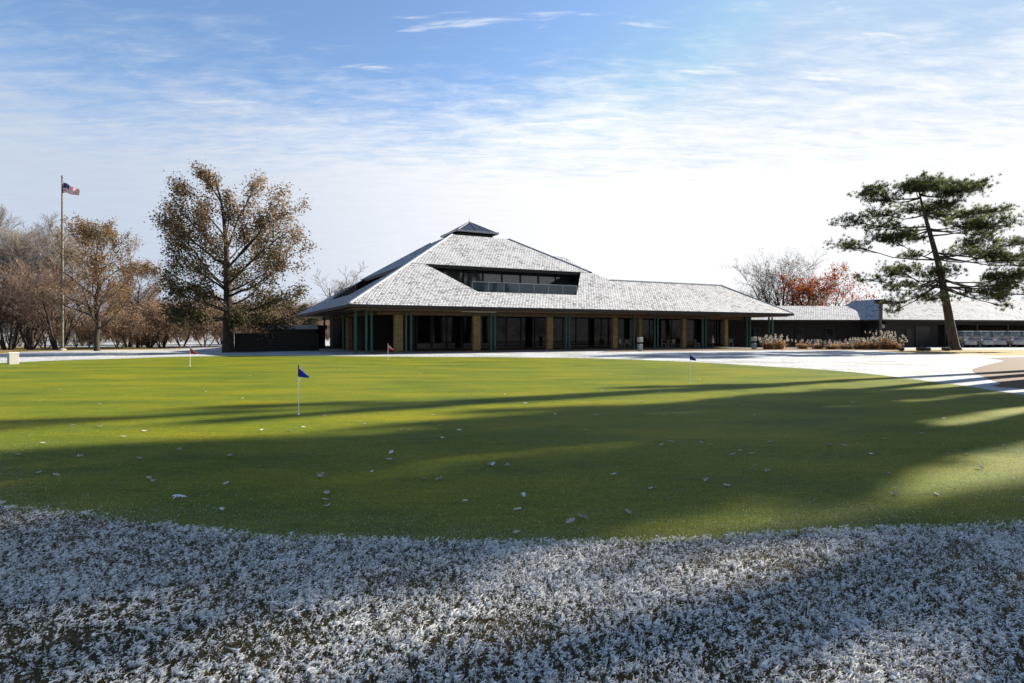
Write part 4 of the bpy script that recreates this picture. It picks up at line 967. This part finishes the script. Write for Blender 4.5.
# ------------------------------------------------------------------ camera, sun, sky
cam = bpy.data.cameras.new('camera'); co = bpy.data.objects.new('camera', cam); COL.objects.link(co)
cam.sensor_width = 36; cam.lens = F/1024*36; cam.shift_y = -(341.5-HZ)/1024; cam.clip_end = 3000; cam.clip_start = .05
co.location = (0, 0, CH); co.rotation_euler = (R(90), 0, 0); scene.camera = co
EL = R(26); AZ = R(28.2)                                   # elevation; azimuth measured from +X towards +Y
sd = Vector((math.cos(AZ)*math.cos(EL), math.sin(AZ)*math.cos(EL), math.sin(EL)))
sun = bpy.data.lights.new('sun', 'SUN'); so = bpy.data.objects.new('sun', sun); COL.objects.link(so)
sun.energy = 5.0; sun.angle = R(.9); sun.color = (1, .93, .80); so.rotation_euler = sd.to_track_quat('Z', 'Y').to_euler()
w = bpy.data.worlds.new('World'); scene.world = w; w.use_nodes = True; nt = w.node_tree
bg = nt.nodes['Background']
sky = nt.nodes.new('ShaderNodeTexSky'); sky.sky_type = 'NISHITA'; sky.sun_disc = False; sky.sun_elevation = EL
sky.sun_rotation = R(90)-AZ; sky.air_density = 1.0; sky.dust_density = .6; sky.ozone_density = 3.5
STR = .0715
geo = nt.nodes.new('ShaderNodeTexCoord'); vec = geo.outputs['Generated']
sep = nt.nodes.new('ShaderNodeSeparateXYZ'); nt.links.new(vec, sep.inputs[0])
X_, Y_, Z_ = sep.outputs
zc = mth(nt, 'MAXIMUM', Z_, 0.0); den = mth(nt, 'ADD', zc, .10)
cmb = nt.nodes.new('ShaderNodeCombineXYZ'); nt.links.new(mth(nt, 'DIVIDE', X_, den), cmb.inputs[0]); nt.links.new(mth(nt, 'DIVIDE', Y_, den), cmb.inputs[1])
def mapped(v, sc, rot=0):
    mp = nt.nodes.new('ShaderNodeMapping'); mp.inputs['Scale'].default_value = sc; mp.inputs['Rotation'].default_value = (0,0,rot); nt.links.new(v, mp.inputs['Vector']); return mp.outputs[0]
nA = noise(nt, mapped(cmb.outputs[0], (.55,.9,1), .25), 1.0, 6, .6, .4).outputs[0]
nB = noise(nt, mapped(cmb.outputs[0], (1.6,4.5,1), -.35), 3.2, 6, .68, .3).outputs[0]
nC = noise(nt, mapped(cmb.outputs[0], (1.0,5.0,1), .08), 1.7, 5, .6, .5).outputs[0]
dot = nt.nodes.new('ShaderNodeVectorMath'); dot.operation = 'DOT_PRODUCT'; nt.links.new(vec, dot.inputs[0]); dot.inputs[1].default_value = tuple(sd)
# veil: thick low down, thinning upwards
lim = mth(nt, 'ADD', .375, mth(nt, 'MULTIPLY', mth(nt, 'SUBTRACT', nA, .5), .30))
lim = mth(nt, 'ADD', lim, mth(nt, 'MULTIPLY', mth(nt, 'SUBTRACT', nB, .5), .24))
veil = nt.nodes.new('ShaderNodeMapRange'); veil.interpolation_type = 'SMOOTHSTEP'
back = nt.nodes.new('ShaderNodeMapRange'); nt.links.new(Y_, back.inputs['Value']); back.inputs['From Min'].default_value = .35; back.inputs['From Max'].default_value = -.5; back.inputs['To Max'].default_value = .0
lim = mth(nt, 'SUBTRACT', lim, back.outputs[0])
nt.links.new(mth(nt, 'SUBTRACT', lim, Z_), veil.inputs['Value']); veil.inputs['From Min'].default_value = -.06; veil.inputs['From Max'].default_value = .15
cir = nt.nodes.new('ShaderNodeMapRange'); cir.interpolation_type = 'SMOOTHSTEP'; nt.links.new(nC, cir.inputs['Value'])
cir.inputs['From Min'].default_value = .60; cir.inputs['From Max'].default_value = .72; cir.inputs['To Max'].default_value = .6
cf = mth(nt, 'MINIMUM', mth(nt, 'ADD', veil.outputs[0], cir.outputs[0]), 1.0)
cf = mth(nt, 'MULTIPLY', cf, .96)
lit = nt.nodes.new('ShaderNodeMapRange'); lit.interpolation_type = 'SMOOTHSTEP'; nt.links.new(dot.outputs['Value'], lit.inputs['Value'])
lit.inputs['From Min'].default_value = -.05; lit.inputs['From Max'].default_value = .66
ccol0 = mix(nt, (.20/STR, .225/STR, .268/STR), (.35/STR, .352/STR, .357/STR), lit.outputs[0])
mn = nt.nodes.new('ShaderNodeVectorMath'); mn.operation = 'MINIMUM'; nt.links.new(sky.outputs[0], mn.inputs[0]); mn.inputs[1].default_value = (.16/STR, .22/STR, .30/STR)
skyc = mn.outputs[0]
ccol = mix(nt, ccol0, ramp(nt, [(.35, .97), (.62, 1.01)], nB).outputs[0], 1.0, 'MULTIPLY')
fin = mix(nt, skyc, ccol, cf)
nt.links.new(fin, bg.inputs['Color']); bg.inputs['Strength'].default_value = STR
scene.view_settings.view_transform = 'Standard'; scene.view_settings.look = 'None'; scene.view_settings.gamma = 1
scene.view_settings.exposure = 1.6
scene.cycles.max_bounces = 5; scene.cycles.use_denoising = True
